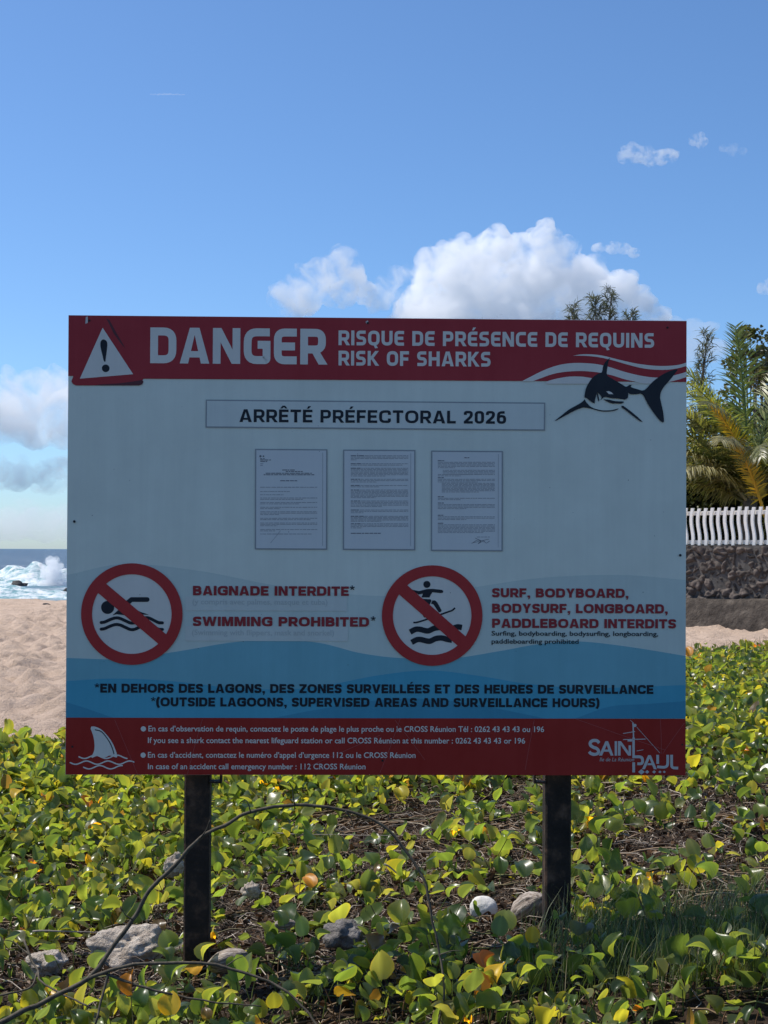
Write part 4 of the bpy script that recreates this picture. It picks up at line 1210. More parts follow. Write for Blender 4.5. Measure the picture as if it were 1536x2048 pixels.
flp = np.array(flp); n = len(flp)
zf = np.array([ground(a, b_) for a, b_ in flp]) + .012 + rng.random(n) * .012
pal = np.array([(.045, .028, .018), (.085, .05, .03), (.14, .09, .055), (.03, .02, .015), (.26, .2, .15)])
V, Fq, Cc = leaves(np.column_stack([flp, zf]), rng.uniform(0, 6.28, n), rng.normal(.05, .35, n), rng.normal(0, .6, n), rng.uniform(.008, .028, n), rng.normal(.4, .5, n), rng.normal(.5, .8, n), pal[rng.choice(5, n, p=[.34, .3, .16, .14, .06])], TPL_LO)
M_DRY = tint_mat('dead_leaf', rough=0.85, trans=0.12, tboost=(1.2, 1, .8), spec=.2)
tag(link_mesh('dead_leaves', np_mesh('dead_leaves', V, Fq, Cc), M_DRY), 'brown crumbled dead leaves on the bare ground', 'litter', kind='stuff')

# grass sprigs at lower right and some dry ones
V, Fq, Cc = [], [], []
def blade(x, y, L, a0, lean, w_, c, zb=None):
    b = len(V); z = gz(x, y) if zb is None else zb
    for i in range(4):
        s_ = i / 3
        r = lean * L * s_ * s_; hh = L * s_ * (1 - .25 * lean * s_)
        ww = w_ * (1 - s_ * .9)
        V.append((x + math.cos(a0) * r - math.sin(a0) * ww, y + math.sin(a0) * r + math.cos(a0) * ww, z + hh))
        V.append((x + math.cos(a0) * r + math.sin(a0) * ww, y + math.sin(a0) * r - math.cos(a0) * ww, z + hh)); Cc.extend([c, c])
    for i in range(3): Fq.append((b + 2 * i, b + 2 * i + 1, b + 2 * i + 3, b + 2 * i + 2))
for _ in range(430):
    px, py, Y = random.uniform(1060, 1560), random.uniform(1840, 2080), random.uniform(3.95, 4.75)
    x = at(px, py, Y).x
    if x < .62 and random.random() < .6: continue
    for _k in range(random.randint(4, 11)):
        g = random.random()
        c = (.11, .16, .05) if g < .5 else ((.16, .2, .07) if g < .8 else (.32, .27, .15))
        blade(x + random.gauss(0, .025), Y + random.gauss(0, .025), random.uniform(.08, .23), random.uniform(0, 6.28), random.uniform(.1, .8), random.uniform(.0009, .0019), c)
tag(link_mesh('grass', np_mesh('grass', V, Fq, Cc), tint_mat('grass_blade', .5, .35)), 'fine grass sprigs among the vines at lower right', 'grass', kind='stuff')
# dry tuft line at the far edge of the carpet
V, Fq, Cc = [], [], []
for _ in range(5200):
    x = random.uniform(2.6, 8.5); y = CARPET_END(x) + random.gauss(.35, .5)
    g = random.random()
    c = (.12, .10, .055) if g < .5 else ((.10, .12, .04) if g < .75 else (.25, .19, .12))
    blade(x, y, random.uniform(.04, .20), random.uniform(0, 6.28), random.uniform(.2, 1.2), random.uniform(.004, .01), c, ground(x, y))
tag(link_mesh('dry_grass', np_mesh('dry_grass', V, Fq, Cc), tint_mat('dry_grass_blade', .7, .25)), 'brownish dry growth along the far edge of the vines', 'grass', kind='stuff')

# conspicuous yellowed leaves, each its own thing
M_YEL = tint_mat('yellowed_leaf', rough=.42, trans=.42, tboost=(1.25, 1.05, .5), spec=.4)
def big_leaf(px, py, Y, size, az, inc, roll, fold, curl, c, label):
    if Y < 4.7: Y -= .33
    P_ = at(px, py, Y)
    v, f, cc = leaves(np.zeros((1, 3)), np.array([az]), np.array([inc]), np.array([roll]), np.array([size]), np.array([fold]), np.array([curl]), np.array([c]), TPL_HI, np.array([1.0]))
    me = np_mesh('yellow_leaf', v, f, cc)
    # petiole down to the ground
    ob = link_mesh('yellow_leaf', me, M_YEL, None, P_)
    g_ = gz(P_.x, P_.y) - P_.z
    if g_ < -0.02:
        v, f, cc = tubes_np([([(0, 0, 0), (.008, .01, g_ * .5), (.0, .012, g_)], .0016, .0022, (.25, .2, .06))])
        link_mesh('stalk', np_mesh('stalk', v, f, cc), M_STEM, ob)
    tag(ob, label, 'leaf', 'yellowed vine leaves')
Yl, Og, Br = (.66, .44, .03), (.62, .27, .025), (.22, .085, .025)
big_leaf(628, 1772, 5.3, .075, 2.2, .5, .3, .2, .5, Og, 'orange leaf in the litter between the posts')
big_leaf(1478, 1668, 6.1, .11, 1.9, .6, -.3, .5, 1.2, (.55, .33, .05), 'tan and orange drooping leaf near the right edge')
big_leaf(1500, 1672, 6.08, .085, 4.9, -.5, .4, .6, .4, Og, 'deep orange hanging leaf beside the tan one near right edge')
big_leaf(990, 1968, 4.25, .07, 1.1, .9, .4, .4, .6, Yl, 'bright yellow leaf with an orange neighbour in the front vines')
big_leaf(957, 1992, 4.24, .07, 2.0, 1.2, -.2, .5, .4, Og, 'orange leaf left of a bright yellow one in front vines')
big_leaf(970, 1935, 4.3, .055, 1.2, .7, .8, .9, .9, Br, 'curled brown leaf above the orange and yellow leaves')
big_leaf(340, 2030, 4.1, .062, 1.7, 1.2, .2, .3, .4, Yl, 'bright yellow leaf below the foot of the left signpost')
big_leaf(262, 1990, 4.15, .07, 1.9, 1.1, .7, .6, .8, (.45, .2, .03), 'rusty orange leaf left of the bright yellow one')
big_leaf(1064, 1886, 4.6, .05, 1.3, 1.25, -.2, .4, .2, Yl, 'small upright yellow leaf in front of the grey husk')
big_leaf(28, 1594, 7.5, .09, 1.2, .5, .2, .3, .6, Yl, 'yellow leaf in the vines at the far left edge')
big_leaf(98, 1600, 7.3, .07, 2.2, .4, -.2, .3, .6, Og, 'orange leaf in the vines just below the sign corner')
big_leaf(1378, 1312, 14.5, .13, 1.6, .9, 0, .3, .5, Og, 'orange leaf against the right edge of the sign')
big_leaf(1484, 1572, 7.3, .085, 1.9, .6, .3, .4, .6, (.6, .35, .04), 'golden leaf right of the sign near bottom corner')
big_leaf(806, 1600, 7.4, .09, 2.0, .9, .3, .4, .6, (.5, .42, .03), 'yellow green leaf under the middle of the sign')

# ------------------------------------------------------------------ bare branch in front of the left post
M_BARK = noise_mat('bare_stem_bark', [(0.3, (0.04, 0.032, 0.022)), (0.7, (0.13, 0.105, 0.07))], 60, 0.75, 0.4, 150, dist=.002)
mA = MB()
def path3(pts, n=5): return [at(px, py, Y - (0.38 if Y < 4.5 else 0)) for px, py, Y in [(q[0], q[1], q[2]) for q in spline3(pts, n)]]
def spline3(pts, n):
    P = [Vector(p) for p in pts]; P = [P[0] * 2 - P[1]] + P + [P[-1] * 2 - P[-2]]; o_ = []
    for i in range(1, len(P) - 2):
        for k in range(n):
            t_ = k / n; a, b_, c, d = P[i - 1], P[i], P[i + 1], P[i + 2]
            o_.append(0.5 * ((2 * b_) + (c - a) * t_ + (2 * a - 5 * b_ + 4 * c - d) * t_ ** 2 + (-a + 3 * b_ - 3 * c + d) * t_ ** 3))
    o_.append(P[-2]); return o_
def stem(mb, pts, r0, r1, n=5):
    q = path3(pts, n); m = len(q)
    q = [p_ + Vector((noise.noise(p_ * 30), 0, noise.noise(p_ * 30 + Vector((5, 0, 0))))) * .003 for p_ in q]
    rr = [.78 * (r0 + (r1 - r0) * i / (m - 1)) * (1 + .25 * max(0, noise.noise((i * .9, r0 * 900, 0)))) for i in range(m)]
    mb.tube(q, rr, 7)
stem(mA, [(-30, 2062, 4.05), (40, 2025, 4.1), (85, 2005, 4.15), (175, 1957, 4.2), (222, 1898, 4.25), (265, 1840, 4.28), (300, 1780, 4.3), (350, 1730, 4.32), (400, 1677, 4.34), (450, 1650, 4.36), (500, 1625, 4.38), (590, 1610, 4.4), (695, 1622, 4.4), (765, 1650, 4.38), (818, 1712, 4.35), (848, 1762, 4.32), (864, 1840, 4.28), (880, 1910, 4.25), (888, 1980, 4.2), (878, 2050, 4.15)], .0088, .0034)
stem(mA, [(175, 1957, 4.2), (230, 1938, 4.2), (285, 1928, 4.2), (400, 1927, 4.2), (450, 1935, 4.2), (525, 1957, 4.18), (575, 1985, 4.15), (612, 2020, 4.12), (640, 2060, 4.08)], .0062, .0035)
stem(mA, [(215, 1950, 4.2), (290, 1975, 4.18), (375, 1995, 4.17), (450, 2007, 4.16), (522, 2012, 4.16)], .005, .002)
stem(mA, [(216, 1948, 4.2), (206, 1990, 4.17), (190, 2050, 4.12)], .005, .0035)
for (q0, q1, q2) in (((590, 1610), (586, 1590), (584, 1572)), ((500, 1625), (497, 1610), (492, 1600)), ((400, 1677), (412, 1660), (420, 1640)), ((450, 1935), (470, 1920), (486, 1914)), ((880, 1910), (905, 1902), (924, 1903)), ((690, 1622), (700, 1635), (705, 1650)), ((848, 1762), (838, 1745), (836, 1730)), ((265, 1840), (250, 1830), (240, 1812))):
    stem(mA, [(*q0, 4.33 if q0[1] < 1800 else 4.22), (*q1, 4.33 if q0[1] < 1800 else 4.22), (*q2, 4.33 if q0[1] < 1800 else 4.22)], .0026, .0009, 3)
tag(mA.build('bare_branch', M_BARK, smooth_=True), 'long bare branch arching up across the left signpost and down again', 'branch')
mB = MB()
stem(mB, [(48, 1880, 4.6), (60, 1912, 4.55), (76, 1943, 4.5), (84, 1965, 4.45), (128, 1990, 4.4), (182, 2016, 4.35)], .005, .003)
stem(mB, [(76, 1943, 4.5), (64, 1972, 4.45), (30, 1985, 4.4), (-20, 1992, 4.4)], .004, .003)
stem(mB, [(60, 1912, 4.55), (30, 1885, 4.6), (8, 1880, 4.6)], .003, .0015)
tag(mB.build('bare_branch', M_BARK, smooth_=True), 'short forked bare twig at the lower left edge', 'branch')
for pts, r, lab in (([(65, 1862, 5.05), (110, 1862, 5.06), (150, 1864, 5.08), (200, 1865, 5.1)], .004, 'pale straight dry stick lying above the small rough stone'),
                    ([(768, 1728, 5.6), (786, 1738, 5.6), (800, 1752, 5.58)], .005, 'pale crooked stick in the litter right of centre'),
                    ([(1408, 1815, 4.95), (1440, 1830, 4.9), (1462, 1848, 4.86), (1466, 1868, 4.84)], .005, 'pale bent root at the right edge of the bare litter'),
                    ([(520, 1665, 6.6), (600, 1668, 6.5), (700, 1670, 6.4), (790, 1672, 6.3)], .003, 'thin grey runner lying across the litter behind the arching branch'),
                    ([(1150, 1790, 5.2), (1210, 1772, 5.25), (1300, 1765, 5.3), (1380, 1772, 5.3)], .003, 'thin brown stick in the litter right of the right signpost')):
    mb = MB(); stem(mb, pts, r, r * .6, 4)
    tag(mb.build('dry_stick', noise_mat('weathered_stick', [(0.3, (.2, .165, .13)), (.7, (.42, .36, .3))], 50, .85), smooth_=True), lab, 'stick')

# ------------------------------------------------------------------ palm behind the fence
M_PALM = tint_mat('palm_leaflet', rough=.36, trans=.45, tboost=(1.7, 1.6, .6), spec=.55)
def frond(parent, base, az, el, L, droop, col, nl=92, width=.62, stiff=.5, twist=0.0, colvar=.5, label=None):
    """one feather leaf: rachis plus folded leaflets"""
    pts = []; e = el; p_ = Vector(base); n_ = 22
    for i in range(n_ + 1):
        pts.append(p_.copy()); s_ = i / n_
        p_ += Vector((math.cos(az) * math.cos(e), math.sin(az) * math.cos(e), math.sin(e))) * (L / n_)
        e -= droop / n_ * (0.35 + 1.5 * s_)
    V, Fq, Cc = [], [], []
    side0 = Vector((-math.sin(az), math.cos(az), 0))
    for k in range(nl):
        s_ = 0.14 + 0.86 * k / (nl - 1)
        f_ = s_ * n_; i = min(n_ - 1, int(f_)); q = pts[i].lerp(pts[i + 1], f_ - i)
        t_ = (pts[i + 1] - pts[i]).normalized()
        up_ = side0.cross(t_); up_ = -up_ if up_.z < 0 and abs(up_.z) > .2 else up_
        up_.normalize()
        sd0 = (side0 * math.cos(twist) + up_ * math.sin(twist)).normalized()
        ll = width * (math.sin(math.pi * min(1, .13 + .80 * s_)) ** .7) * random.uniform(.85, 1.1)
        for sg in (-1, 1):
            d_ = (sd0 * sg * .8 + t_ * (.45 + .5 * s_) + up_ * .25 + Vector((0, 0, random.gauss(0, .2))) + t_ * random.gauss(0, .16)).normalized()
            r = q.copy(); b = len(V); ww = .019 * (1.25 - .5 * s_)
            nrm = d_.cross(t_).normalized()
            wv_ = nrm.cross(d_).normalized()
            c = np.array(col) * random.uniform(1 - colvar, 1 + colvar)
            for j in range(4):
                sj = j / 3; w2 = ww * (1 - sj) ** .6 if j else ww * .6
                V.append(r + wv_ * w2); V.append(r - wv_ * w2); Cc += [c, c]
                d_ = (d_ + Vector((0, 0, -1)) * (1 - stiff) * .55).normalized()
                r = r + d_ * (ll / 3)
            for j in range(3): Fq.append((b + 2 * j, b + 2 * j + 1, b + 2 * j + 3, b + 2 * j + 2))
    tv, tf_, tcol = tubes_np([([tuple(x) for x in pts], .035, .006, tuple(np.array(col) * 1.2))], 5)
    v, f, c = merge([(np.array([tuple(x) for x in V]), np.array(Fq), np.array(Cc)), (tv, tf_, tcol)])
    ob = link_mesh('frond', np_mesh('frond', v, f, c), M_PALM, parent)
    if label: ob['label'] = label
    return ob
PB = at(1500, 1010, 27.2)
pz = gz(PB.x, PB.y)
palm = empty('palm_tree', (PB.x, PB.y, pz))
tag(palm, 'young coconut palm with one yellow frond behind the white fence', 'palm')
mb = MB(); hb = PB.z - pz
mb.tube([(0, 0, -.1), (.02, 0, hb * .4), (.0, 0, hb * .8), (0, 0, hb + .25)], [.26, .2, .17, .12], 12)
mb.build('trunk', noise_mat('palm_trunk', [(0.3, (.09, .07, .05)), (.7, (.22, .18, .14))], 9, .9, .6), palm, smooth_=True)
top = (0, 0, hb)
PG, PD, PT = (.25, .28, .10), (.19, .20, .09), (.33, .315, .19)
L2 = math.pi
for az, el, L, dr, c, st in (
        (1.8, 1.50, 3.5, .25, (.16, .20, .05), .8),
        (0.4, 1.42, 3.0, .5, PG, .7),
        (L2 * .93, 1.32, 3.3, 1.0, PG, .6),
        (L2 * 1.05, 1.15, 3.1, 1.15, PD, .5),
        (L2 * .85, 1.08, 2.9, 1.5, PT, .45),
        (L2 * 1.12, .90, 2.7, 1.5, PD, .4),
        (L2 * .95, .78, 2.5, 1.4, PT, .4),
        (L2 * 1.0, .52, 2.2, 1.1, PD, .35),
        (L2 * 1.22, .70, 2.4, 1.3, PT, .4),
        (L2 * 1.45, 1.0, 2.5, 1.7, PD, .4),
        (0.1, 1.15, 3.0, 1.2, PG, .5),
        (-.2, .9, 2.8, 1.4, PD, .4),
        (.5, .7, 2.6, 1.3, PT, .4),
        (-.6, 1.2, 2.9, 1.3, PD, .5),
        (L2 * .5, 1.0, 2.8, 1.4, PD, .5),
        (-1.2, .85, 2.2, 1.6, PT, .4),
        (L2 * 1.3, 1.25, 2.9, 1.4, PD, .45),
        (L2 * .90, 1.38, 3.3, .8, PG, .5), (L2 * 1.0, 1.22, 3.2, 1.2, PT, .45), (L2 * 1.08, 1.02, 3.0, 1.3, PG, .4), (L2 * 1.15, .80, 2.7, 1.2, PT, .4),
        (L2 * .92, .64, 2.5, 1.0, PG, .4), (L2 * 1.2, 1.3, 3.0, 1.1, PG, .5), (L2 * 1.35, .95, 2.6, 1.3, PT, .4), (-.45, 1.3, 3.1, 1.0, PG, .5), (-.9, 1.05, 2.8, 1.3, PG, .45)):
    frond(palm, top, az, el, L, dr, c, twist=random.uniform(-.5, .5), stiff=st)
frond(palm, (.02, -1.0, hb - .25), L2 * 1.04, 1.28, 2.3, .45, (.62, .42, .03), nl=80, width=.27, stiff=.85, twist=1.0, label='yellow upright frond')

# ------------------------------------------------------------------ trees behind
M_NEEDLE = tint_mat('feathery_needles', rough=.6, trans=.25, tboost=(1.4, 1.4, .7), spec=.3)
M_TRUNK = noise_mat('tree_bark', [(0.3, (.05, .042, .035)), (.7, (.15, .13, .11))], 5, .9, .6)
def feather_tree(px, pyt, Y, H_w, nl, label, lean=0.0, leaders=((0.0, 1.0),), col=(.085, .10, .06), group='feathery trees behind the fence', per=60):
    Tp = at(px, pyt, Y); zb = gz(Tp.x, Y); H = Tp.z - zb
    tr = empty('feathery_tree', (Tp.x, Y, zb)); tag(tr, label, 'tree', group)
    mb = MB(); V, Fq, Cc = [], [], []
    for li, (off, hh) in enumerate(leaders):
        h1 = H * hh
        def trunk(s_): return Vector((off * smooth(.25, .75, s_) + lean * s_ + .12 * math.sin(s_ * 7 + li), .1 * math.sin(s_ * 5 + li * 2), h1 * s_))
        mb.tube([trunk(i / 14) for i in range(15)], [max(.012, .17 * (1 - i / 14) ** .8 * (1 if li == 0 else .7)) for i in range(15)], 7)
        for k in range(nl):
            s_ = 0.22 + 0.78 * (k / nl) ** .8
            b0 = trunk(s_); az = k * 2.4 + random.gauss(0, .5)
            L = (H_w * (1 - s_) ** .75 + .22) * random.uniform(.55, 1.15)
            d_ = Vector((math.cos(az), math.sin(az), random.uniform(.35, .95) + .5 * s_)).normalized()
            pts = [b0 + d_ * L * q + Vector((0, 0, .25 * L * q * q)) for q in (0, .33, .66, 1)]
            mb.tube(pts, [.025 * (1.2 - s_), .018 * (1.2 - s_), .01, .004], 4, cap=False)
            for _ in range(int(per * (0.35 + min(1, L)))):
                q = random.uniform(.2, 1.0) ** .8; i = min(2, int(q * 3)); c0 = pts[i].lerp(pts[i + 1], q * 3 - i)
                dd = (d_ * .5 + Vector((random.gauss(0, .6), random.gauss(0, .6), random.gauss(.15, .6)))).normalized()
                ln = random.uniform(.12, .36); sdv = dd.cross(Vector((random.gauss(0, 1), random.gauss(0, 1), random.gauss(0, 1)))).normalized() * random.uniform(.008, .018)
                c1 = c0 + dd * ln * .5; c2 = c0 + dd * ln + Vector((0, 0, -.25 * ln))
                b = len(V); V += [c0 + sdv * .6, c0 - sdv * .6, c1 + sdv, c1 - sdv, c2 + sdv * .3, c2 - sdv * .3]
                c = np.array(col) * random.uniform(.6, 1.5); Cc += [c] * 6
                Fq += [(b, b + 1, b + 3, b + 2), (b + 2, b + 3, b + 5, b + 4)]
    mb.build('trunk', M_TRUNK, tr, smooth_=True)
    link_mesh('crown', np_mesh('crown', np.array([tuple(x) for x in V]), np.array(Fq), np.array(Cc)), M_NEEDLE, tr)
feather_tree(1214, 586, 46, .85, 60, 'feathery tree whose two pointed tops rise above the sign', leaders=((0.05, 1.0), (-.46, .975)), per=44, col=(.105, .118, .085))
feather_tree(1142, 616, 48, 1.1, 80, 'thin feathery tree whose tip just clears the sign left of the twin tops', per=34, col=(.105, .118, .085))
feather_tree(1256, 630, 47, 1.0, 80, 'small feathery tree just right of the twin tops', per=34, col=(.105, .118, .085))
feather_tree(1408, 672, 44, .9, 70, 'feathery tree at the right edge of the sign behind the palm', leaders=((0, 1.0),), per=24, col=(.11, .125, .085))
feather_tree(1340, 720, 45, 1.2, 70, 'feathery tree hidden mostly behind the sign near its right edge', per=60)

TPL_L = leaf_template([0, .35, .75, 1.0], [-1, 0, 1])
M_BROAD = tint_mat('small_tree_leaf', rough=.45, trans=.25, tboost=(1.5, 1.5, .6), spec=.4)
def broad_tree(name, px, pyt, Y, rw, ncl, nlf, lsz, label, cat, cols, zfrac=.45, group=None, flat=1.0, base=None):
    Tp = at(px, pyt, Y); zb = gz(Tp.x, Y) if base is None else base; H = Tp.z - zb
    tr = empty(name, (Tp.x, Y, zb)); tag(tr, label, cat, group)
    mb = MB(); pos = []; az = []
    hb = H * (zfrac - .12)
    mb.tube([(0, 0, -.1), (.05, .03, hb * .5), (0, 0, hb)], [.035 * H * .6, .03 * H * .55, .025 * H * .5], 8)
    for k in range(ncl):
        th = random.uniform(0, 6.28); r = rw * math.sqrt(random.random()); zz = H * (zfrac + (1 - zfrac) * random.random() ** .75) 
        sh = math.sqrt(max(0.0, 1 - ((zz / H - zfrac) / (1 - zfrac)) ** 2.2))
        c = Vector((math.cos(th) * r * (.35 + .65 * sh), math.sin(th) * r * (.35 + .65 * sh) * flat, zz))
        mb.tube([(0, 0, hb), Vector((0, 0, hb)).lerp(c, .5) + Vector((0, 0, .08 * H * (1 - zz / H))), c], [.016 * H * .5, .010 * H * .4, .004], 4, cap=False)
        cr = random.uniform(.16, .34) * (rw ** .6)
        for _ in range(nlf):
            g = Vector((random.gauss(0, 1), random.gauss(0, 1), random.gauss(0, .75))).normalized() * cr * random.random() ** .4
            pos.append(tuple(c + g))
    n = len(pos); cl = np.array(cols)[rng.integers(0, len(cols), n)] * rng.uniform(.6, 1.35, (n, 1))
    pos = np.array(pos); pos[:, 2] = np.minimum(pos[:, 2], H)
    v, f, c = leaves(pos, rng.uniform(0, 6.28, n), rng.normal(.1, .7, n), rng.normal(0, .7, n), lsz * rng.uniform(.6, 1.3, n), rng.normal(.3, .3, n), rng.normal(.3, .4, n), cl, TPL_L)
    mb.build('trunk', M_TRUNK, tr, smooth_=True)
    link_mesh('crown', np_mesh('crown', v, f, c), M_BROAD, tr)
DK = [(.05, .07, .028), (.075, .095, .038), (.035, .05, .022)]
OL = [(.085, .10, .05), (.11, .12, .06), (.06, .075, .035)]
broad_tree('leafy_tree', 1500, 655, 36, .75, 34, 60, .10, 'loose leafed tree rising above the palm near the right edge', 'tree', OL, .35, 'leafy trees behind the palm')
broad_tree('leafy_tree', 1556, 672, 38, .9, 44, 60, .11, 'leafy tree cut off by the right edge behind the palm', 'tree', OL, .3, 'leafy trees behind the palm')
broad_tree('leafy_tree', 1436, 815, 34, .9, 36, 60, .10, 'lower dark leafy tree directly behind the palm crown', 'tree', DK, .25, 'leafy trees behind the palm')
broad_tree('leafy_tree', 1660, 700, 37, 1.7, 90, 80, .13, 'leafy tree beyond the right edge of the view', 'tree', OL, .3, 'leafy trees behind the palm')
for i, (px, py, Y, rw, lab) in enumerate(((1392, 925, 28.6, .75, 'dark shrub behind the fence beside the edge of the sign'), (1440, 950, 29.2, .8, 'dark shrub behind the fence left of the palm base'), (1530, 930, 29.0, .8, 'dark shrub behind the fence at the right edge'), (1330, 940, 28.8, .8, 'dark shrub behind the fence hidden by the sign'), (1610, 940, 27.5, .9, 'dark shrub behind the fence outside the right edge'), (1480, 970, 30.2, .8, 'dark shrub behind the palm base'))):
    broad_tree('shrub', px, py, Y, rw, 70, 70, .10, lab, 'shrub', DK, .2, 'shrubs behind the fence')

# ------------------------------------------------------------------ clouds, far away, lit by the sun
def cloud_mat(name, dens, g=0.18, rag=0.0, lo=.36, hi=.62):
    m = bpy.data.materials.new(name); m.use_nodes = True; t = m.node_tree; t.nodes.clear()
    o = t.nodes.new('ShaderNodeOutputMaterial')
    vs = t.nodes.new('ShaderNodeVolumeScatter')
    vs.inputs['Color'].default_value = (1, 1, 1, 1); vs.inputs['Density'].default_value = dens; vs.inputs['Anisotropy'].default_value = g
    if rag:
        tc = t.nodes.new('ShaderNodeTexCoord')
        n = node(t, 'ShaderNodeTexNoise', Scale=rag, Detail=6, Roughness=0.62, Distortion=0.5)
        t.links.new(tc.outputs['Object'], n.inputs['Vector'])
        mr = node(t, 'ShaderNodeMapRange'); mr.interpolation_type = 'SMOOTHSTEP'
        mr.inputs[1].default_value = lo; mr.inputs[2].default_value = hi; mr.inputs[3].default_value = 0.0; mr.inputs[4].default_value = dens
        t.links.new(n.outputs[0], mr.inputs[0]); t.links.new(mr.outputs[0], vs.inputs['Density'])
    t.links.new(vs.outputs[0], o.inputs['Volume'])
    return m
def cloud(blobs, Y, dens, voxel, amp, label, seed, group=None, name='cloud', cat='cloud', g=0.18, rag=0.0, lo=.36, hi=.62):
    """blobs in photo pixels (x, y, radius); puffs get their own depth"""
    import bmesh
    r_ = random.Random(seed)
    bm = bmesh.new(); sc_ = Y / FPX
    cs = [at(b[0], b[1], Y) for b in blobs]
    org = sum(cs, Vector()) / len(cs)
    puffs = []
    for b, c in zip(blobs, cs):
        sq = b[3] if len(b) > 3 else 1.0
        c2 = c - org + Vector((0, r_.uniform(-.9, .9) * b[2] * sc_, 0)); puffs.append((c2, b[2] * sc_ * .92, sq))
        for _ in range(13):
            d_ = Vector((r_.gauss(0, 1), r_.gauss(0, 1), r_.gauss(.25, 1))).normalized()
            d_.z *= sq; puffs.append((c2 + d_ * b[2] * sc_ * .85, b[2] * sc_ * r_.uniform(.2, .42), max(sq, .6)))
    for c2, rr, sq in puffs:
        bmesh.ops.create_icosphere(bm, subdivisions=3, radius=1, matrix=Matrix.Translation(c2) @ Matrix.Diagonal((rr, rr * 1.1, rr * sq, 1)))
    me = bpy.data.meshes.new('cloud_lump'); bm.to_mesh(me); bm.free()
    ob = bpy.data.objects.new('cloud_lump', me); COL.objects.link(ob)
    md = ob.modifiers.new('r', 'REMESH'); md.mode = 'VOXEL'; md.voxel_size = voxel * sc_
    dg = bpy.context.evaluated_depsgraph_get(); dg.update()
    me2 = bpy.data.meshes.new_from_object(ob.evaluated_get(dg))
    bpy.data.objects.remove(ob); bpy.data.meshes.remove(me)
    n = len(me2.vertices)
    co = np.empty(n * 3, np.float32); me2.vertices.foreach_get('co', co); co = co.reshape(-1, 3)
    no = np.empty(n * 3, np.float32); me2.vertices.foreach_get('normal', no); no = no.reshape(-1, 3)
    u = co / sc_
    dsp = np.empty(n)
    for i in range(n):
        q = Vector(u[i])
        q2 = q + Vector((noise.noise(q / 60), noise.noise(q / 60 + Vector((7, 0, 0))), noise.noise(q / 60 + Vector((0, 7, 0))))) * 14
        v = 0.0; a_ = 1.0; f_ = 1 / 46
        for _ in range(5):
            v += a_ * (0.42 - abs(noise.noise(q2 * f_ + Vector((seed, 0, 0))))) ; a_ *= .66; f_ *= 2.05
        dsp[i] = v
    co = co + no * (dsp * amp * sc_)[:, None]
    me2.vertices.foreach_set('co', co.astype(np.float32).ravel()); me2.update()
    ob = bpy.data.objects.new('cloud_lump', me2); COL.objects.link(ob)   # close the folds the displacement made
    md = ob.modifiers.new('r', 'REMESH'); md.mode = 'VOXEL'; md.voxel_size = voxel * sc_ * .6
    dg = bpy.context.evaluated_depsgraph_get(); dg.update()
    me3 = bpy.data.meshes.new_from_object(ob.evaluated_get(dg))
    bpy.data.objects.remove(ob); bpy.data.meshes.remove(me2); me2 = me3
    me2.materials.clear()
    o2 = link_mesh(name, me2, cloud_mat('cloud_vapour', dens, g, rag, lo, hi)); o2.location = org
    tag(o2, label, cat, group)
    return o2
CY_ = 3000.0
big = [(875, 525, 44), (925, 508, 44), (985, 492, 40), (1035, 492, 40), (1085, 484, 40), (1120, 500, 38), (960, 560, 80), (1060, 565, 88), (1150, 560, 62), (1185, 548, 42), (1235, 578, 40), (1275, 604, 34), (850, 600, 48), (905, 640, 70), (1040, 660, 90), (1180, 650, 80), (1275, 640, 38), (820, 640, 40), (1310, 625, 24), (880, 580, 55)]
big = [(x, y + 13, r * .93) for x, y, r in big]
cloud(big, CY_, .042, 4.0, 17, 'big white cumulus cloud towering behind the top of the sign', 3, rag=.016, lo=.38, hi=.62)
cloud([(565, 588, 24), (600, 566, 26), (645, 548, 30), (688, 524, 26), (704, 552, 28), (655, 572, 30), (610, 596, 26), (568, 612, 18), (590, 622, 20), (690, 585, 26), (735, 590, 20)], CY_, .034, 3.8, 14, 'smaller ragged cloud left of the big cumulus above the sign', 5, rag=.018, lo=.42, hi=.66)
cloud([(765, 575, 18), (790, 560, 20), (815, 548, 18), (770, 600, 16), (745, 605, 14), (800, 585, 18)], CY_, .024, 3.8, 14, 'thin ragged scrap joining the two clouds above the sign', 8, rag=.018, lo=.42, hi=.68)
cloud([(1195, 493, 9, .55), (1225, 494, 11, .55), (1248, 498, 10, .5), (1268, 506, 7, .5)], CY_, .040, 3, 12, 'thin wisp trailing right of the big cumulus', 9, rag=.05, lo=.40, hi=.66)
cloud([(1250, 312, 9), (1262, 300, 10), (1275, 312, 13), (1295, 310, 11), (1318, 313, 12, .7), (1342, 312, 9, .7), (1300, 318, 14, .6)], CY_, .030, 3.0, 14, 'small torn white cloud alone in the upper right sky', 11, rag=.05, lo=.42, hi=.64)
cloud([(1388, 283, 6, .7), (1396, 276, 7), (1404, 284, 7, .7), (1398, 292, 6)], CY_, .034, 2.6, 11, 'tiny faint cloud scrap right of the small torn cloud', 13, rag=.06, lo=.42, hi=.66)
cloud([(1452, 296, 8, .5), (1468, 298, 10, .5), (1486, 304, 8, .5)], CY_, .013, 2.6, 11, 'faintest wisp at the upper right near the edge', 15, rag=.06, lo=.42, hi=.66)
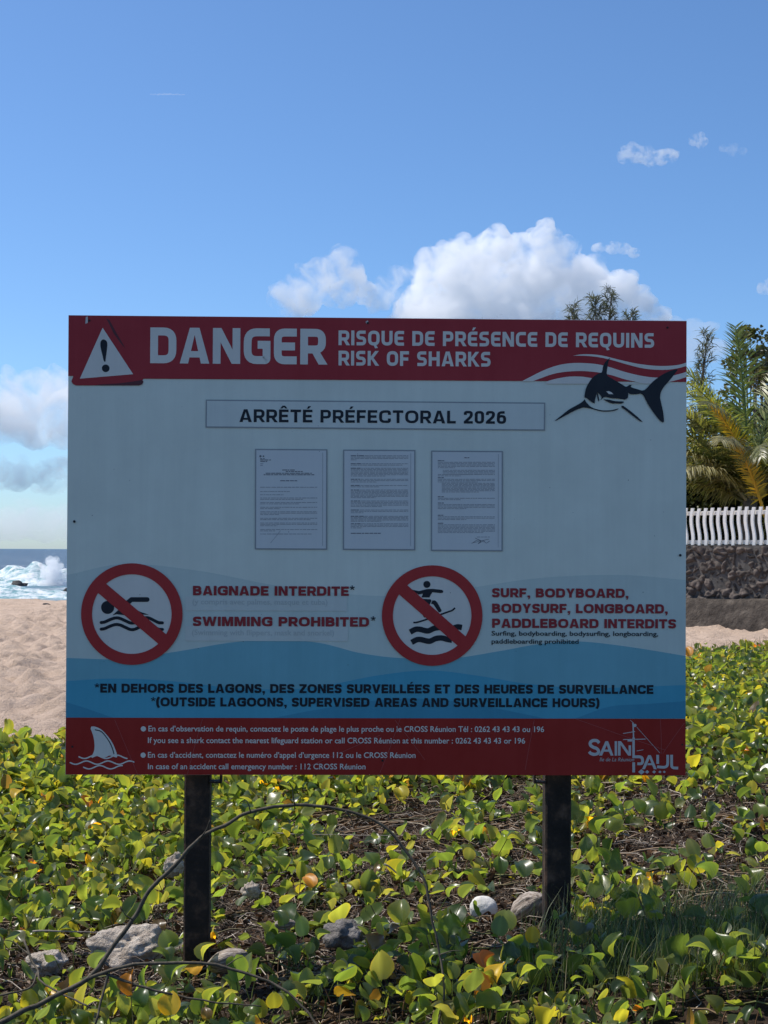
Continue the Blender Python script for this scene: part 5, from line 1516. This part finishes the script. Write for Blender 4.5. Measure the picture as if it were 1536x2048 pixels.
cloud([(1530, 575, 14, .7), (1550, 572, 20, .7)], CY_, .026, 3.4, 12, 'pale cloud scrap cut by the right edge', 17, rag=.04, lo=.40, hi=.66)
cloud([(1385, 652, 18, .6), (1415, 655, 18, .5), (1395, 690, 26), (1430, 700, 26, .8), (1370, 700, 30), (1350, 660, 20)], CY_, .009, 5, 12, 'low pale cloud at the right corner of the sign', 19)
LC = 4200.0
cloud([(-110, 800, 60), (-60, 785, 50), (-25, 800, 42), (10, 792, 36), (40, 780, 34), (70, 772, 32), (105, 775, 34), (140, 778, 34), (180, 790, 40), (230, 800, 45), (40, 825, 48), (100, 822, 50), (160, 830, 50), (-10, 840, 46), (60, 855, 36), (130, 856, 38), (200, 856, 40)], LC, .016, 4.5, 16, 'tall cumulus bank left of the sign above the sea', 23, rag=.011, lo=.38, hi=.62)
cloud([(-60, 945, 34, .7), (-10, 942, 32, .7), (40, 940, 30, .7), (85, 945, 26, .7), (125, 938, 30, .7), (170, 945, 36, .7), (30, 960, 34, .6), (100, 962, 34, .6), (230, 950, 36, .6)], LC, .015, 4.5, 14, 'lower soft cloud under the cumulus bank at left', 25, rag=.012, lo=.4, hi=.66)
cloud([(-60 + 36 * k, 1030 + 9 * ((k * 7) % 3), 46, .5) for k in range(10)] + [(-60 + 44 * k, 1062, 40, .42) for k in range(8)], LC * 1.6, .0045, 5, 10, 'pale hazy bank of cloud lying low over the sea', 27, rag=.006, lo=.34, hi=.66)
cloud([(302 + 4.4 * k, 188.4 + .04 * k, 2.2 + .7 * math.sin(k * .2), .5) for k in range(16)], CY_, .05, .8, .25, 'short white vapour trail high in the upper left sky', 29)
cloud([(102, 1180, 22), (84, 1180, 17), (122, 1176, 19), (104, 1162, 18), (114, 1146, 15), (94, 1152, 13), (104, 1134, 12), (118, 1134, 9), (101, 1122, 7), (112, 1122, 6), (72, 1184, 12), (132, 1158, 12), (90, 1138, 6)], 161.0, 2.6, 1.2, 6, 'white burst of spray where a wave breaks beside the sign', 31, name='spray_burst', cat='spray', rag=2.0, lo=.39, hi=.64)
